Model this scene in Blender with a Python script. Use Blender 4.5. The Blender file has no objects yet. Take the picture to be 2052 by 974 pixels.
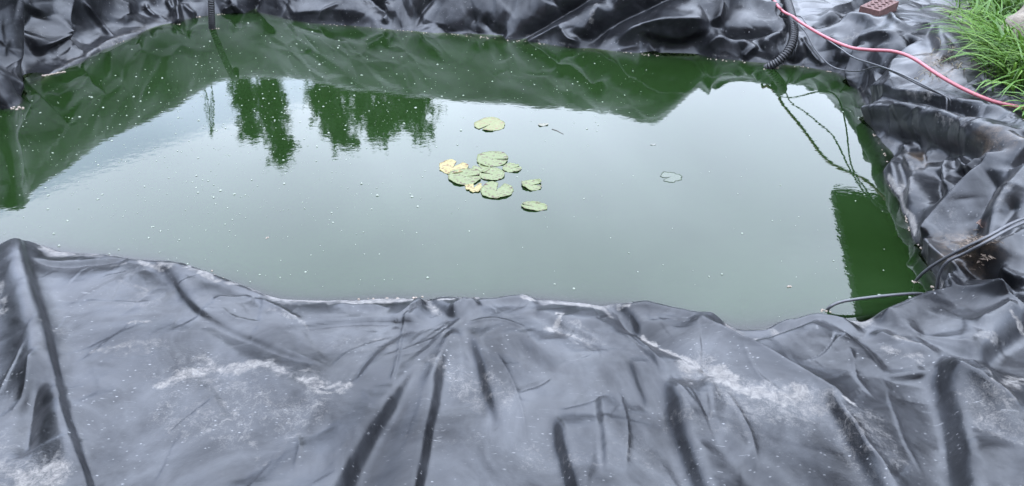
import bpy, bmesh, math, random
import numpy as np
from mathutils import Vector, Matrix

R_ = math.radians
scene = bpy.context.scene
col = scene.collection

# ------------------------------------------------------------------ camera
FPX, PITCH, CAMH = 1520.0, R_(34.0), 1.45          # focal length in px of a 2052 px wide frame
cam_d = bpy.data.cameras.new('camera')
cam_d.sensor_width = 36.0
cam_d.lens = 36.0 * FPX / 2052.0
cam_d.clip_start, cam_d.clip_end = 0.05, 400.0
cam = bpy.data.objects.new('camera', cam_d)
cam.location = (0, 0, CAMH)
cam.rotation_euler = (math.pi / 2 - PITCH, 0, 0)
col.objects.link(cam)
scene.camera = cam

# ------------------------------------------------------------------ sky (cloudy day)
SUN_EL, SUN_AZ = 80.0, 25.0
world = bpy.data.worlds.new('World')
scene.world = world
world.use_nodes = True
wt = world.node_tree
wt.nodes.clear()
def wn(t, **k):
    n = wt.nodes.new(t)
    for a, b in k.items():
        setattr(n, a, b)
    return n
sky = wn('ShaderNodeTexSky', sky_type='NISHITA', sun_disc=False)
sky.sun_elevation, sky.sun_rotation = R_(SUN_EL), R_(SUN_AZ)
sky.air_density, sky.dust_density = 1.0, 2.0
tc = wn('ShaderNodeTexCoord')
sep = wn('ShaderNodeSeparateXYZ')
wt.links.new(tc.outputs['Generated'], sep.inputs[0])
zz = wn('ShaderNodeMath', operation='ADD'); zz.inputs[1].default_value = 0.25
wt.links.new(sep.outputs['Z'], zz.inputs[0])
zm = wn('ShaderNodeMath', operation='MAXIMUM'); zm.inputs[1].default_value = 0.12
wt.links.new(zz.outputs[0], zm.inputs[0])
dx = wn('ShaderNodeMath', operation='DIVIDE'); dy = wn('ShaderNodeMath', operation='DIVIDE')
wt.links.new(sep.outputs['X'], dx.inputs[0]); wt.links.new(zm.outputs[0], dx.inputs[1])
wt.links.new(sep.outputs['Y'], dy.inputs[0]); wt.links.new(zm.outputs[0], dy.inputs[1])
cmb = wn('ShaderNodeCombineXYZ')
wt.links.new(dx.outputs[0], cmb.inputs[0]); wt.links.new(dy.outputs[0], cmb.inputs[1])
cmb.inputs[2].default_value = 8.0
nz = wn('ShaderNodeTexNoise')
nz.inputs['Scale'].default_value = 1.55
nz.inputs['Detail'].default_value = 5.0
nz.inputs['Roughness'].default_value = 0.5
nz.inputs['Distortion'].default_value = 0.35
wt.links.new(cmb.outputs[0], nz.inputs['Vector'])
cr = wn('ShaderNodeValToRGB')                       # cloud brightness: grey bellies to white tops
cr.color_ramp.elements[0].position = 0.38
cr.color_ramp.elements[0].color = (5.1, 6.0, 8.0, 1)
cr.color_ramp.elements[1].position = 0.62
cr.color_ramp.elements[1].color = (7.4, 8.6, 10.9, 1)
wt.links.new(nz.outputs['Fac'], cr.inputs[0])
ov = wn('ShaderNodeMath', operation='MULTIPLY_ADD')      # overcast luminance rises towards the zenith (1 + 2 sin el) / 3
ov.inputs[1].default_value = 0.95; ov.inputs[2].default_value = 0.52
wt.links.new(sep.outputs['Z'], ov.inputs[0])
ovm = wn('ShaderNodeMath', operation='MAXIMUM'); ovm.inputs[1].default_value = 0.4
wt.links.new(ov.outputs[0], ovm.inputs[0])
cl = wn('ShaderNodeVectorMath', operation='SCALE')
wt.links.new(cr.outputs[0], cl.inputs[0]); wt.links.new(ovm.outputs[0], cl.inputs['Scale'])
mixs = wn('ShaderNodeMixRGB'); mixs.inputs[0].default_value = 0.93
wt.links.new(sky.outputs[0], mixs.inputs[1]); wt.links.new(cl.outputs[0], mixs.inputs[2])
bg = wn('ShaderNodeBackground'); bg.inputs['Strength'].default_value = 0.083
wt.links.new(mixs.outputs[0], bg.inputs['Color'])
wo = wn('ShaderNodeOutputWorld')
wt.links.new(bg.outputs[0], wo.inputs[0])

sd = bpy.data.lights.new('sun', 'SUN')
sd.energy, sd.angle, sd.color = 0.5, R_(120), (1.0, 0.985, 0.96)
sun = bpy.data.objects.new('sun', sd)
sun.rotation_euler = (R_(90 - SUN_EL), 0, R_(180 - SUN_AZ))
sun.location = (0, 0, 12)
col.objects.link(sun)

scene.view_settings.view_transform = 'Standard'
scene.view_settings.look = 'None'
scene.view_settings.exposure = 3.35
scene.view_settings.gamma = 1.0

# ------------------------------------------------------------------ camera maths used to take measurements off the photograph
CP, SP = math.cos(PITCH), math.sin(PITCH)
CAM = np.array([0, 0, CAMH])
def ray(px, py):
    u, v = (px - 1026) / FPX, (487 - py) / FPX
    return np.array([u, CP + v * SP, -SP + v * CP])
def at_z(px, py, z=0.0):
    d = ray(px, py)
    return CAM + d * ((z - CAMH) / d[2])
def at_y(px, py, y):
    d = ray(px, py)
    return CAM + d * (y / d[1])
def mirrored(px, py, y):                            # a thing seen in the water at this pixel, y metres off
    p = at_y(px, py, y)
    p[2] = -p[2]
    return p
def proj(P):
    X, Y, Z = P[..., 0], P[..., 1], P[..., 2] - CAMH
    dep = Y * CP - Z * SP
    return 1026 + FPX * X / dep, 487 - FPX * (Y * SP + Z * CP) / dep, dep

rng = np.random.default_rng(7)
random.seed(7)
_lat = rng.random((64, 64, 64)).astype(np.float32)
def vnoise(P, scale, off=0.0):                      # smooth value noise, -1..1
    Q = P * scale + off + 100.0
    I = np.floor(Q).astype(np.int64); f = Q - I
    f = f * f * (3 - 2 * f)
    i0, i1 = I & 63, (I + 1) & 63
    def g(a, b, c): return _lat[a[:, 0], b[:, 1], c[:, 2]]
    x, y, z = f[:, 0], f[:, 1], f[:, 2]
    r = ((g(i0, i0, i0) * (1 - x) + g(i1, i0, i0) * x) * (1 - y) + (g(i0, i1, i0) * (1 - x) + g(i1, i1, i0) * x) * y) * (1 - z) + \
        ((g(i0, i0, i1) * (1 - x) + g(i1, i0, i1) * x) * (1 - y) + (g(i0, i1, i1) * (1 - x) + g(i1, i1, i1) * x) * y) * z
    return r * 2 - 1

def catmull(pts, n, closed=False):
    P = np.asarray(pts, float)
    if closed:
        P = np.vstack([P[-1], P, P[0], P[1]])
    else:
        P = np.vstack([2 * P[0] - P[1], P, 2 * P[-1] - P[-2]])
    out = []
    for i in range(1, len(P) - 2):
        t = np.linspace(0, 1, n, endpoint=False)[:, None]
        a, b, c, d = P[i - 1], P[i], P[i + 1], P[i + 2]
        out.append(0.5 * (2 * b + (c - a) * t + (2 * a - 5 * b + 4 * c - d) * t ** 2 + (3 * b - a - 3 * c + d) * t ** 3))
    if not closed:
        out.append(P[-2][None])
    return np.vstack(out)

# ------------------------------------------------------------------ helpers
def tag(o, label=None, cat=None, group=None, kind=None):
    if label: o['label'] = label
    if cat: o['category'] = cat
    if group: o['group'] = group
    if kind: o['kind'] = kind
    return o
def empty(name, loc=(0, 0, 0)):
    o = bpy.data.objects.new(name, None)
    o.location = loc; o.empty_display_size = 0.1
    col.objects.link(o)
    return o
def link_mesh(name, verts, faces, mat, parent=None, smooth=True):
    me = bpy.data.meshes.new(name)
    me.from_pydata([tuple(map(float, v)) for v in verts], [], [tuple(int(i) for i in f) for f in faces])
    if smooth:
        me.polygons.foreach_set('use_smooth', [True] * len(me.polygons))
    me.materials.append(mat)
    o = bpy.data.objects.new(name, me)
    col.objects.link(o)
    if parent:
        o.parent = parent
        o.matrix_parent_inverse = Matrix.Translation(-Vector(parent.location))
    return o
def grid_mesh(name, V, mat, wrap=False, attrs=None, flip=False):     # V: (ns, nt, 3)
    ns, nt = V.shape[:2]
    me = bpy.data.meshes.new(name)
    me.vertices.add(ns * nt)
    me.vertices.foreach_set('co', V.reshape(-1).astype(np.float32))
    i = np.arange(ns if wrap else ns - 1); j = np.arange(nt - 1)
    I, J = np.meshgrid(i, j, indexing='ij')
    I2 = (I + 1) % ns
    q = np.stack([I * nt + J, I * nt + J + 1, I2 * nt + J + 1, I2 * nt + J], -1).reshape(-1, 4)
    if flip:
        q = q[:, ::-1]
    n = len(q)
    me.loops.add(n * 4); me.polygons.add(n)
    me.loops.foreach_set('vertex_index', q.reshape(-1).astype(np.int32))
    me.polygons.foreach_set('loop_start', np.arange(0, n * 4, 4, dtype=np.int32))
    me.polygons.foreach_set('loop_total', np.full(n, 4, dtype=np.int32))
    me.polygons.foreach_set('use_smooth', np.ones(n, dtype=bool))
    for k, a in (attrs or {}).items():
        at = me.attributes.new(k, 'FLOAT', 'POINT')
        at.data.foreach_set('value', a.reshape(-1).astype(np.float32))
    me.materials.append(mat)
    me.update(); me.validate()
    o = bpy.data.objects.new(name, me)
    col.objects.link(o)
    return o

class Mat:
    def __init__(s, name):
        s.m = bpy.data.materials.new(name); s.m.use_nodes = True
        s.t = s.m.node_tree; s.b = s.t.nodes['Principled BSDF']; s.o = s.t.nodes['Material Output']
    def n(s, t, ins=None, **k):
        nd = s.t.nodes.new(t)
        for a, b in k.items(): setattr(nd, a, b)
        for a, b in (ins or {}).items():
            if hasattr(b, 'outputs'): b = b.outputs[0]
            if isinstance(b, bpy.types.NodeSocket): s.t.links.new(b, nd.inputs[a])
            else: nd.inputs[a].default_value = b
        return nd
    def l(s, a, b):
        s.t.links.new(a.outputs[0] if hasattr(a, 'outputs') else a, b)
    def coord(s):
        return s.n('ShaderNodeTexCoord').outputs['Object']
    def pos(s):
        return s.n('ShaderNodeNewGeometry').outputs['Position']
    def noise(s, vec, scale, detail=4, rough=0.5, dist=0.0):
        return s.n('ShaderNodeTexNoise', {'Vector': vec, 'Scale': scale, 'Detail': detail, 'Roughness': rough, 'Distortion': dist}).outputs['Fac']
    def ramp(s, fac, *stops):
        r = s.n('ShaderNodeValToRGB')
        e = r.color_ramp.elements
        while len(e) < len(stops): e.new(0.5)
        for el, (p, c) in zip(e, stops):
            el.position = p; el.color = c if len(c) == 4 else (*c, 1)
        s.l(fac, r.inputs[0])
        return r.outputs[0]
    def math(s, op, a, b=None, clamp=False):
        m = s.n('ShaderNodeMath', operation=op, use_clamp=clamp)
        for i, x in enumerate((a, b)):
            if x is None: continue
            if isinstance(x, (int, float)): m.inputs[i].default_value = x
            else: s.l(x, m.inputs[i])
        return m.outputs[0]
    def mix(s, f, a, b):
        m = s.n('ShaderNodeMixRGB')
        for i, x in enumerate((f, a, b)):
            if isinstance(x, (int, float)): m.inputs[i].default_value = x
            elif isinstance(x, tuple): m.inputs[i].default_value = (*x, 1) if len(x) == 3 else x
            else: s.l(x, m.inputs[i])
        return m.outputs[0]
    def bump(s, h, strength, dist):
        return s.n('ShaderNodeBump', {'Height': h, 'Strength': strength, 'Distance': dist})

def simple(name, c1, c2, scale=30, rough=0.6, bump=0.3, bdist=0.002, spec=0.5):
    M = Mat(name)
    v = M.coord()
    f = M.noise(v, scale, 5, 0.6)
    M.l(M.ramp(f, (0.3, c1), (0.7, c2)), M.b.inputs['Base Color'])
    M.b.inputs['Roughness'].default_value = rough
    M.b.inputs['Specular IOR Level'].default_value = spec
    if bump:
        M.l(M.bump(M.noise(v, scale * 3, 4), bump, bdist), M.b.inputs['Normal'])
    return M.m

# ------------------------------------------------------------------ liner material: black rubber, dust film, chalky stains, flecks
def liner_material():
    M = Mat('black_rubber_liner')
    v = M.pos()
    dust = M.n('ShaderNodeAttribute', attribute_name='dust').outputs['Fac']
    litter = M.n('ShaderNodeAttribute', attribute_name='soil').outputs['Fac']
    n1 = M.noise(v, 9, 4, 0.62, 0.6)
    n2 = M.noise(v, 48, 4, 0.7, 0.8)
    n3 = M.noise(v, 260, 2, 0.6)
    nn = M.math('ADD', M.math('MULTIPLY', n2, 0.65), M.math('MULTIPLY', n3, 0.35))
    # painted stains broken up by noise
    st = M.math('MULTIPLY', M.math('SUBTRACT', M.math('ADD', M.math('MULTIPLY', nn, 1.9), dust), 1.32), 2.0, True)
    st = M.math('MULTIPLY', st, M.math('MULTIPLY', dust, 1.5, True))
    film = M.ramp(n1, (0.38, (0, 0, 0)), (0.75, (1, 1, 1)))
    # flecks: small chalky scuffs
    mpf = M.n('ShaderNodeMapping', {'Vector': v, 'Rotation': (0, 0, -0.7), 'Scale': (1, 1.9, 1)})
    vor = M.n('ShaderNodeTexVoronoi', {'Vector': mpf.outputs[0], 'Scale': 42.0, 'Randomness': 1.0})
    wob = M.math('ADD', vor.outputs['Distance'], M.math('ADD', M.math('MULTIPLY', n3, 0.22), M.math('MULTIPLY', n2, 0.30)))
    fl = M.ramp(wob, (0.33, (1, 1, 1)), (0.42, (0, 0, 0)))
    fl = M.math('MULTIPLY', fl, M.ramp(M.noise(v, 6.5, 4, 0.6), (0.47, (0, 0, 0)), (0.62, (1, 1, 1))))
    # scratches
    mp = M.n('ShaderNodeMapping', {'Vector': v, 'Rotation': (0, 0, 0.6), 'Scale': (22, 190, 60)})
    scn = M.noise(mp.outputs[0], 1.0, 3, 0.6, 1.0)
    sc = M.math('MULTIPLY', M.ramp(scn, (0.66, (0, 0, 0)), (0.74, (1, 1, 1))), M.ramp(M.noise(v, 5.0, 3), (0.48, (0, 0, 0)), (0.6, (1, 1, 1))))
    white = M.math('MAXIMUM', M.math('MULTIPLY', fl, 0.62), M.math('MULTIPLY', sc, 0.55))
    base = M.mix(film, (0.0035, 0.0036, 0.0042), (0.0105, 0.011, 0.0125))
    c = M.mix(M.math('MULTIPLY', st, 0.85), base, M.ramp(n2, (0.3, (0.060, 0.056, 0.052)), (0.7, (0.125, 0.117, 0.108))))
    c = M.mix(white, c, (0.16, 0.16, 0.16))
    c = M.mix(M.math('MULTIPLY', litter, M.ramp(n2, (0.35, (0, 0, 0)), (0.6, (1, 1, 1)))), c, M.ramp(n3, (0.3, (0.02, 0.014, 0.010)), (0.7, (0.075, 0.055, 0.038))))
    M.l(c, M.b.inputs['Base Color'])
    rg = M.math('ADD', M.math('ADD', 0.28, M.math('MULTIPLY', film, 0.14)), M.math('MULTIPLY', M.math('MAXIMUM', st, white), 0.45))
    M.l(rg, M.b.inputs['Roughness'])
    dull = M.noise(v, 3.6, 5, 0.62, 0.7)                      # patches of duller, handled rubber
    M.l(M.math('ADD', 0.155, M.math('MULTIPLY', M.ramp(dull, (0.36, (0, 0, 0)), (0.64, (1, 1, 1))), 0.29)), M.b.inputs['Specular IOR Level'])
    M.b.inputs['Specular Tint'].default_value = (0.95, 0.97, 1.0, 1)
    mp2 = M.n('ShaderNodeMapping', {'Vector': v, 'Scale': (1, 1.6, 1)})
    wr = M.noise(mp2.outputs[0], 34, 3, 0.55, 1.0)
    b1 = M.bump(wr, 0.10, 0.004)
    mp3 = M.n('ShaderNodeMapping', {'Vector': v, 'Rotation': (0, 0, .5), 'Scale': (1, 2.2, 1)})
    b3 = M.n('ShaderNodeBump', {'Height': M.noise(mp3.outputs[0], 85, 2, .6, .8), 'Strength': M.math('MULTIPLY', dust, 0.45), 'Distance': 0.004, 'Normal': b1})
    b2 = M.n('ShaderNodeBump', {'Height': n3, 'Strength': M.math('ADD', 0.06, M.math('MULTIPLY', st, 0.22)), 'Distance': 0.0012, 'Normal': b3})
    M.l(b2, M.b.inputs['Normal'])
    return M.m

def water_material():
    M = Mat('murky_green_water')
    M.t.nodes.remove(M.b)
    v = M.pos()
    dep = M.n('ShaderNodeAttribute', attribute_name='depth').outputs['Fac']
    al = M.math('SUBTRACT', 1.0, M.math('POWER', 2.718, M.math('MULTIPLY', dep, -24.0)), True)
    n = M.noise(v, 1.7, 5, .6, .6)
    colr = M.ramp(n, (0.3, (0.0040, 0.0102, 0.0024)), (0.7, (0.0064, 0.0146, 0.0044)))
    dif = M.n('ShaderNodeBsdfDiffuse', {'Color': colr})
    tr = M.n('ShaderNodeBsdfTransparent', {'Color': (0.75, 0.85, 0.6, 1)})
    body = M.n('ShaderNodeMixShader', {0: al, 1: tr, 2: dif})
    mp = M.n('ShaderNodeMapping', {'Vector': v, 'Scale': (1.0, 1.5, 1.0)})
    rip = M.math('ADD', M.noise(mp.outputs[0], 22, 2, 0.5), M.math('MULTIPLY', M.noise(mp.outputs[0], 85, 2), 0.2))
    bmp = M.bump(rip, 0.10, 0.0018)
    gl = M.n('ShaderNodeBsdfGlossy', {'Color': (1, 1, 1, 1), 'Roughness': 0.012, 'Normal': bmp})
    fr = M.n('ShaderNodeFresnel', {'IOR': 1.33})
    sh = M.n('ShaderNodeMixShader', {0: fr, 1: body, 2: gl})
    M.l(sh, M.o.inputs['Surface'])
    return M.m

# ------------------------------------------------------------------ pond liner: cross-sections swept round the waterline, then folded
PROF = {   # (run out from the waterline, height) of the bank
 'left':   [(0, 0), (.10, .035), (.15, .10), (.175, .34), (.205, .56), (.29, .63), (.60, .52), (1.0, .20)],
 'lfold':  [(0, 0), (.02, .05), (.08, .17), (.16, .34), (.25, .53), (.33, .63), (.60, .52), (1.0, .20)],
 'back':   [(0, 0), (.05, .08), (.17, .28), (.31, .51), (.39, .58), (.47, .59), (.65, .48), (1.0, .20)],
 'rback':  [(0, 0), (.05, .10), (.14, .28), (.25, .46), (.33, .52), (.42, .53), (.65, .42), (1.0, .24)],
 'rpeak':  [(0, 0), (.05, .11), (.13, .30), (.23, .50), (.30, .575), (.38, .58), (.65, .44), (1.0, .24)],
 'rmid':   [(0, 0), (.05, .09), (.13, .22), (.24, .32), (.33, .36), (.44, .37), (.70, .32), (1.0, .23)],
 'low':    [(0, 0), (.04, .07), (.12, .13), (.22, .17), (.35, .18), (.50, .20), (.75, .22), (1.0, .22)],
 'corner': [(0, 0), (.04, .12), (.09, .22), (.16, .285), (.32, .29), (.55, .26), (.75, .24), (1.0, .22)],
 'right':  [(0, 0), (.04, .05), (.10, .135), (.17, .22), (.25, .28), (.42, .31), (.68, .28), (1.05, .22)],
 'rnear':  [(0, 0), (.05, .05), (.12, .11), (.22, .165), (.36, .20), (.62, .20), (.80, .20), (1.1, .18)],
 'near2':  [(0, 0), (.05, .035), (.14, .062), (.28, .080), (.45, .090), (.70, .095), (.95, .095), (1.3, .09)],
 'near':   [(0, 0), (.05, .022), (.12, .040), (.25, .052), (.45, .066), (.70, .075), (.95, .08), (1.35, .08)],
}
WL = [  # waterline in photograph pixels, clockwise from the left
 (-330, 330, 'left'), (-250, 270, 'left'), (-110, 232, 'lfold'), (-25, 220, 'lfold'), (22, 217, 'lfold'), (41, 204, 'lfold'), (48, 180, 'left'), (85, 158, 'left'), (135, 135, 'left'),
 (200, 102, 'left'), (260, 76, 'left'), (310, 53, 'left'), (352, 45, 'left'), (400, 33, 'back'), (450, 27, 'back'), (515, 26, 'back'), (570, 36, 'back'), (640, 46, 'back'),
 (710, 52, 'back'), (790, 60, 'back'), (870, 66, 'back'), (950, 72, 'back'), (1030, 81, 'back'), (1100, 89, 'rback'), (1170, 97, 'rback'), (1250, 104, 'rback'),
 (1320, 111, 'rpeak'), (1390, 114, 'rmid'), (1450, 119, 'low'), (1510, 125, 'low'), (1580, 131, 'low'), (1640, 138, 'low'), (1692, 152, 'corner'),
 (1722, 182, 'corner'), (1740, 222, 'corner'), (1755, 268, 'right'), (1772, 312, 'right'), (1788, 350, 'right'), (1803, 390, 'right'), (1815, 425, 'right'),
 (1828, 462, 'right'), (1848, 497, 'right'), (1868, 540, 'rnear'), (1880, 578, 'rnear'), (1872, 606, 'near2'), (1820, 622, 'near2'), (1745, 640, 'near2'), (1650, 642, 'near'), (1560, 648, 'near'),
 (1480, 654, 'near'), (1400, 640, 'near'), (1310, 622, 'near'), (1220, 611, 'near'), (1130, 603, 'near'), (1050, 597, 'near'), (960, 603, 'near'), (870, 602, 'near'),
 (780, 598, 'near'), (690, 604, 'near'), (610, 606, 'near'), (550, 599, 'near'), (490, 580, 'near'), (430, 563, 'near'), (350, 540, 'near'), (270, 520, 'near'),
 (200, 514, 'near'), (130, 505, 'near'), (60, 496, 'near'), (0, 491, 'near'), (-120, 478, 'near'), (-260, 455, 'near'), (-350, 400, 'near')]

wl = np.array([at_z(p[0], p[1])[:2] for p in WL])
dense = catmull(wl, 60, closed=True)
pk = np.array([PROF[p[2]] for p in WL])                       # (nkeys, 8, 2)
nk = len(WL)
kd = np.repeat(np.arange(nk), 60) + np.tile(np.linspace(0, 1, 60, endpoint=False), nk)
seg = np.linalg.norm(np.roll(dense, -1, 0) - dense, axis=1)
depth_d = dense[:, 1] * CP + CAMH * SP
pxd = 1026 + FPX * dense[:, 0] / depth_d
wgt = seg / (0.00145 * depth_d) * np.where(pxd < -80, 0.25, 1.0)                               # finer mesh nearer the camera
cw = np.concatenate([[0], np.cumsum(wgt)])
NS = int(cw[-1])
tgt = np.linspace(0, cw[-1], NS, endpoint=False)
dd = np.vstack([dense, dense[:1]]); kk = np.concatenate([kd, [nk]])
Px, Py, K = (np.interp(tgt, cw, a) for a in (dd[:, 0], dd[:, 1], kk))
def psmooth(a, w):                                            # periodic smoothing
    k = np.ones(w) / w
    for _ in range(3):
        a = np.convolve(np.concatenate([a[-w:], a, a[:w]]), k, 'same')[w:-w]
    return a
def key_interp(arr):                                          # periodic interpolation of per-key values
    a = np.vstack([arr, arr[:1]]) if arr.ndim > 1 else np.concatenate([arr, arr[:1]])
    i = np.floor(K).astype(int) % nk; f = (K - np.floor(K))
    f = f.reshape(-1, *([1] * (arr.ndim - 1)))
    return a[i] * (1 - f) + a[i + 1] * f
# smoothed outward normals, from a low-passed waterline
arc = np.concatenate([[0], np.cumsum(seg)]); per = arc[-1]
ua = np.linspace(0, per, 4000, endpoint=False)
ux = psmooth(np.interp(ua, arc, dd[:, 0]), 151); uy = psmooth(np.interp(ua, arc, dd[:, 1]), 151)
tx = np.roll(ux, -1) - np.roll(ux, 1); ty = np.roll(uy, -1) - np.roll(uy, 1)
nx, ny = psmooth(-ty, 151), psmooth(tx, 151)
s_of = np.interp(tgt, cw, arc)
Nx = np.interp(s_of, np.append(ua, per), np.append(nx, nx[0])); Ny = np.interp(s_of, np.append(ua, per), np.append(ny, ny[0]))
nl = np.hypot(Nx, Ny); Nx /= nl; Ny /= nl
cx, cy = ux.mean(), uy.mean()
if np.mean(Nx * (Px - cx) + Ny * (Py - cy)) < 0:
    Nx, Ny = -Nx, -Ny
prof = key_interp(pk.reshape(nk, -1)).reshape(NS, 8, 2)
under = np.array([[-.50, -.50], [-.22, -.26], [-.08, -.10]])
prof = np.concatenate([np.broadcast_to(under, (NS, 3, 2)), prof, prof[:, -1:] + np.array([[.9, -.02]])], 1)   # 12 control points
tt = [np.linspace(0, 2, 14, endpoint=False), np.linspace(2, 3, 22, endpoint=False), np.linspace(3, 10, 262, endpoint=False), np.linspace(10, 11, 9)]
NT = 0
cols = []
# even arc length over the visible bank
for a in (0,):
    P = prof
    def cm(t):
        i = np.clip(np.floor(t).astype(int), 0, 10); f = t - i
        g = lambda j: P[:, np.clip(j, 0, 11), :]
        p0, p1, p2, p3 = g(i - 1), g(i), g(i + 1), g(i + 2)
        return 0.5 * (2 * p1 + (p2 - p0) * f + (2 * p0 - 5 * p1 + 4 * p2 - p3) * f * f + (3 * p1 - p0 - 3 * p2 + p3) * f ** 3)
    pre = np.stack([cm(t) for t in np.linspace(3, 10, 90)], 1)
    al = np.concatenate([np.zeros((NS, 1)), np.cumsum(np.linalg.norm(np.diff(pre, axis=1), axis=2), 1)], 1)
    for t in np.concatenate(tt[:2]): cols.append(cm(t))
    body = np.empty((NS, 262, 2))
    for i in range(NS):
        q = np.linspace(0, al[i, -1], 262, endpoint=False)
        body[i, :, 0] = np.interp(q, al[i], pre[i, :, 0]); body[i, :, 1] = np.interp(q, al[i], pre[i, :, 1])
    full = np.concatenate([np.stack(cols, 1), body, np.stack([cm(t) for t in tt[3]], 1)], 1)
NT = full.shape[1]
# smooth the cross-sections along the bank
def smooth_s(a, w):
    ker = np.hanning(w + 2)[1:-1]; ker /= ker.sum()
    pad = np.concatenate([a[-w:], a, a[:w]], 0)
    out = np.zeros_like(a)
    for k in range(w):
        out += ker[k] * pad[w - w // 2 + k: w - w // 2 + k + len(a)]
    return out
full = smooth_s(full, 61)
V = np.empty((NS, NT, 3))
V[..., 0] = Px[:, None] + Nx[:, None] * full[..., 0]
V[..., 1] = Py[:, None] + Ny[:, None] * full[..., 0]
V[..., 2] = full[..., 1]
def normals(V):
    a = np.roll(V, -1, 0) - np.roll(V, 1, 0)
    b = np.gradient(V, axis=1)
    n = np.cross(b, a)
    n /= np.linalg.norm(n, axis=2, keepdims=True) + 1e-12
    return n
N0 = normals(V)
if N0[..., 2].mean() < 0: N0 = -N0
flat = V.reshape(-1, 3).copy(); fn = N0.reshape(-1, 3)
lowV = V[::5, ::4].reshape(-1, 3); lpx, lpy, ldep = proj(lowV)
lowN = N0[::5, ::4].reshape(-1, 3)
facing = ((CAM - lowV) * lowN).sum(1) > 0
def on_bank(px, py):                                           # bank point under a photograph pixel
    d2 = (lpx - px) ** 2 + (lpy - py) ** 2
    cand = np.where((d2 < 144) & facing & (ldep > 0.3))[0]
    if len(cand) == 0:
        cand = np.argsort(d2 + 1e6 * (ldep < 0.3))[:1]
    dm = ldep[cand].min()
    near = cand[ldep[cand] < dm + 0.12]
    k = near[np.argsort(d2[near])[:6]]
    w = 1 / (d2[k] + 1.0)
    return (lowV[k] * w[:, None]).sum(0) / w.sum()
def stroke_pts(pts):
    q = catmull(pts, 6) if len(pts) > 2 else np.linspace(pts[0], pts[1], 7)
    P = np.array([on_bank(*p) for p in q])
    for _ in range(2):
        P[1:-1] = (P[:-2] + 2 * P[1:-1] + P[2:]) / 4
    return P
def seg_dist(Q, nQ, P):
    best = np.full(len(Q), 1e9); side = np.zeros(len(Q)); par = np.zeros(len(Q))
    L = np.concatenate([[0], np.cumsum(np.linalg.norm(np.diff(P, axis=0), axis=1))]); tot = L[-1] + 1e-9
    for i in range(len(P) - 1):
        a, b = P[i], P[i + 1]; ab = b - a; l2 = ab @ ab
        if l2 < 1e-12: continue
        t = ((Q - a) @ ab) / l2
        tcl = np.clip(t, 0, 1)
        d = Q - (a + tcl[:, None] * ab)
        dist = np.linalg.norm(d, axis=1)
        m = dist < best
        best[m] = dist[m]
        r = Q[m] - a; nn_ = nQ[m]
        s = (ab[1] * r[:, 2] - ab[2] * r[:, 1]) * nn_[:, 0] + (ab[2] * r[:, 0] - ab[0] * r[:, 2]) * nn_[:, 1] + (ab[0] * r[:, 1] - ab[1] * r[:, 0]) * nn_[:, 2]
        side[m] = np.sign(s)
        par[m] = (L[i] + tcl[m] * (L[i + 1] - L[i])) / tot
    return best, side, par
flat32 = flat.astype(np.float32)
BR = 24
blk = [(a * NT, min(a + BR, NS) * NT) for a in range(0, NS, BR)]
blo = np.array([flat[a:b].min(0) for a, b in blk]); bhi = np.array([flat[a:b].max(0) for a, b in blk])
def inside(lo, hi):
    out = []
    for k in np.where(((bhi > lo) & (blo < hi)).all(1))[0]:
        a, b = blk[k]; f = flat32[a:b]
        m = (f[:, 0] > lo[0]) & (f[:, 0] < hi[0]) & (f[:, 1] > lo[1]) & (f[:, 1] < hi[1]) & (f[:, 2] > lo[2]) & (f[:, 2] < hi[2])
        out.append(np.nonzero(m)[0] + a)
    return np.concatenate(out) if out else np.zeros(0, int)
disp = np.zeros(len(flat)); dust = np.zeros(len(flat)); soil = np.zeros(len(flat))
def smoothstep(x): x = np.clip(x, 0, 1); return x * x * (3 - 2 * x)
def stroke3(kind, P, h, w, p=2.0, ends=(0.25, 0.25), L=None, grow=(1, 1)):
    L = L or 2.2 * w
    reach = 3.2 * w if kind == 'R' else w + 3.5 * L
    if kind == 'R' and (p < 1.6 or w < .062): reach = 5 * w
    reach *= max(grow)
    lo, hi = P.min(0) - reach, P.max(0) + reach
    m = inside(lo, hi)
    if len(m) == 0: return
    d, sd_, t = seg_dist(flat[m], fn[m], P)
    env = smoothstep(t / max(ends[0], 1e-3)) * smoothstep((1 - t) / max(ends[1], 1e-3))
    g = grow[0] + (grow[1] - grow[0]) * t
    d = d / g
    if kind == 'R':
        x = d / w
        if w < .062 and p >= 1.6: p = 1.0 + (p - 1.0) * .5
        f = np.exp(-np.power(np.sqrt(x * x + (0.015 if p < 1.8 else 0)), p)) * g
    else:
        x = d * sd_
        f = np.tanh(x / (w * .36)) * np.exp(-(x / (2.1 * L)) ** 2) * 0.72
        f = f * g
    disp[m] += h * f * env
def ridge(pts, h, w, p=2.0, **k): stroke3('R', stroke_pts(pts), h, w, p, **k)
def step(pts, h, w, **k): stroke3('S', stroke_pts(pts), h, w, **k)

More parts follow.
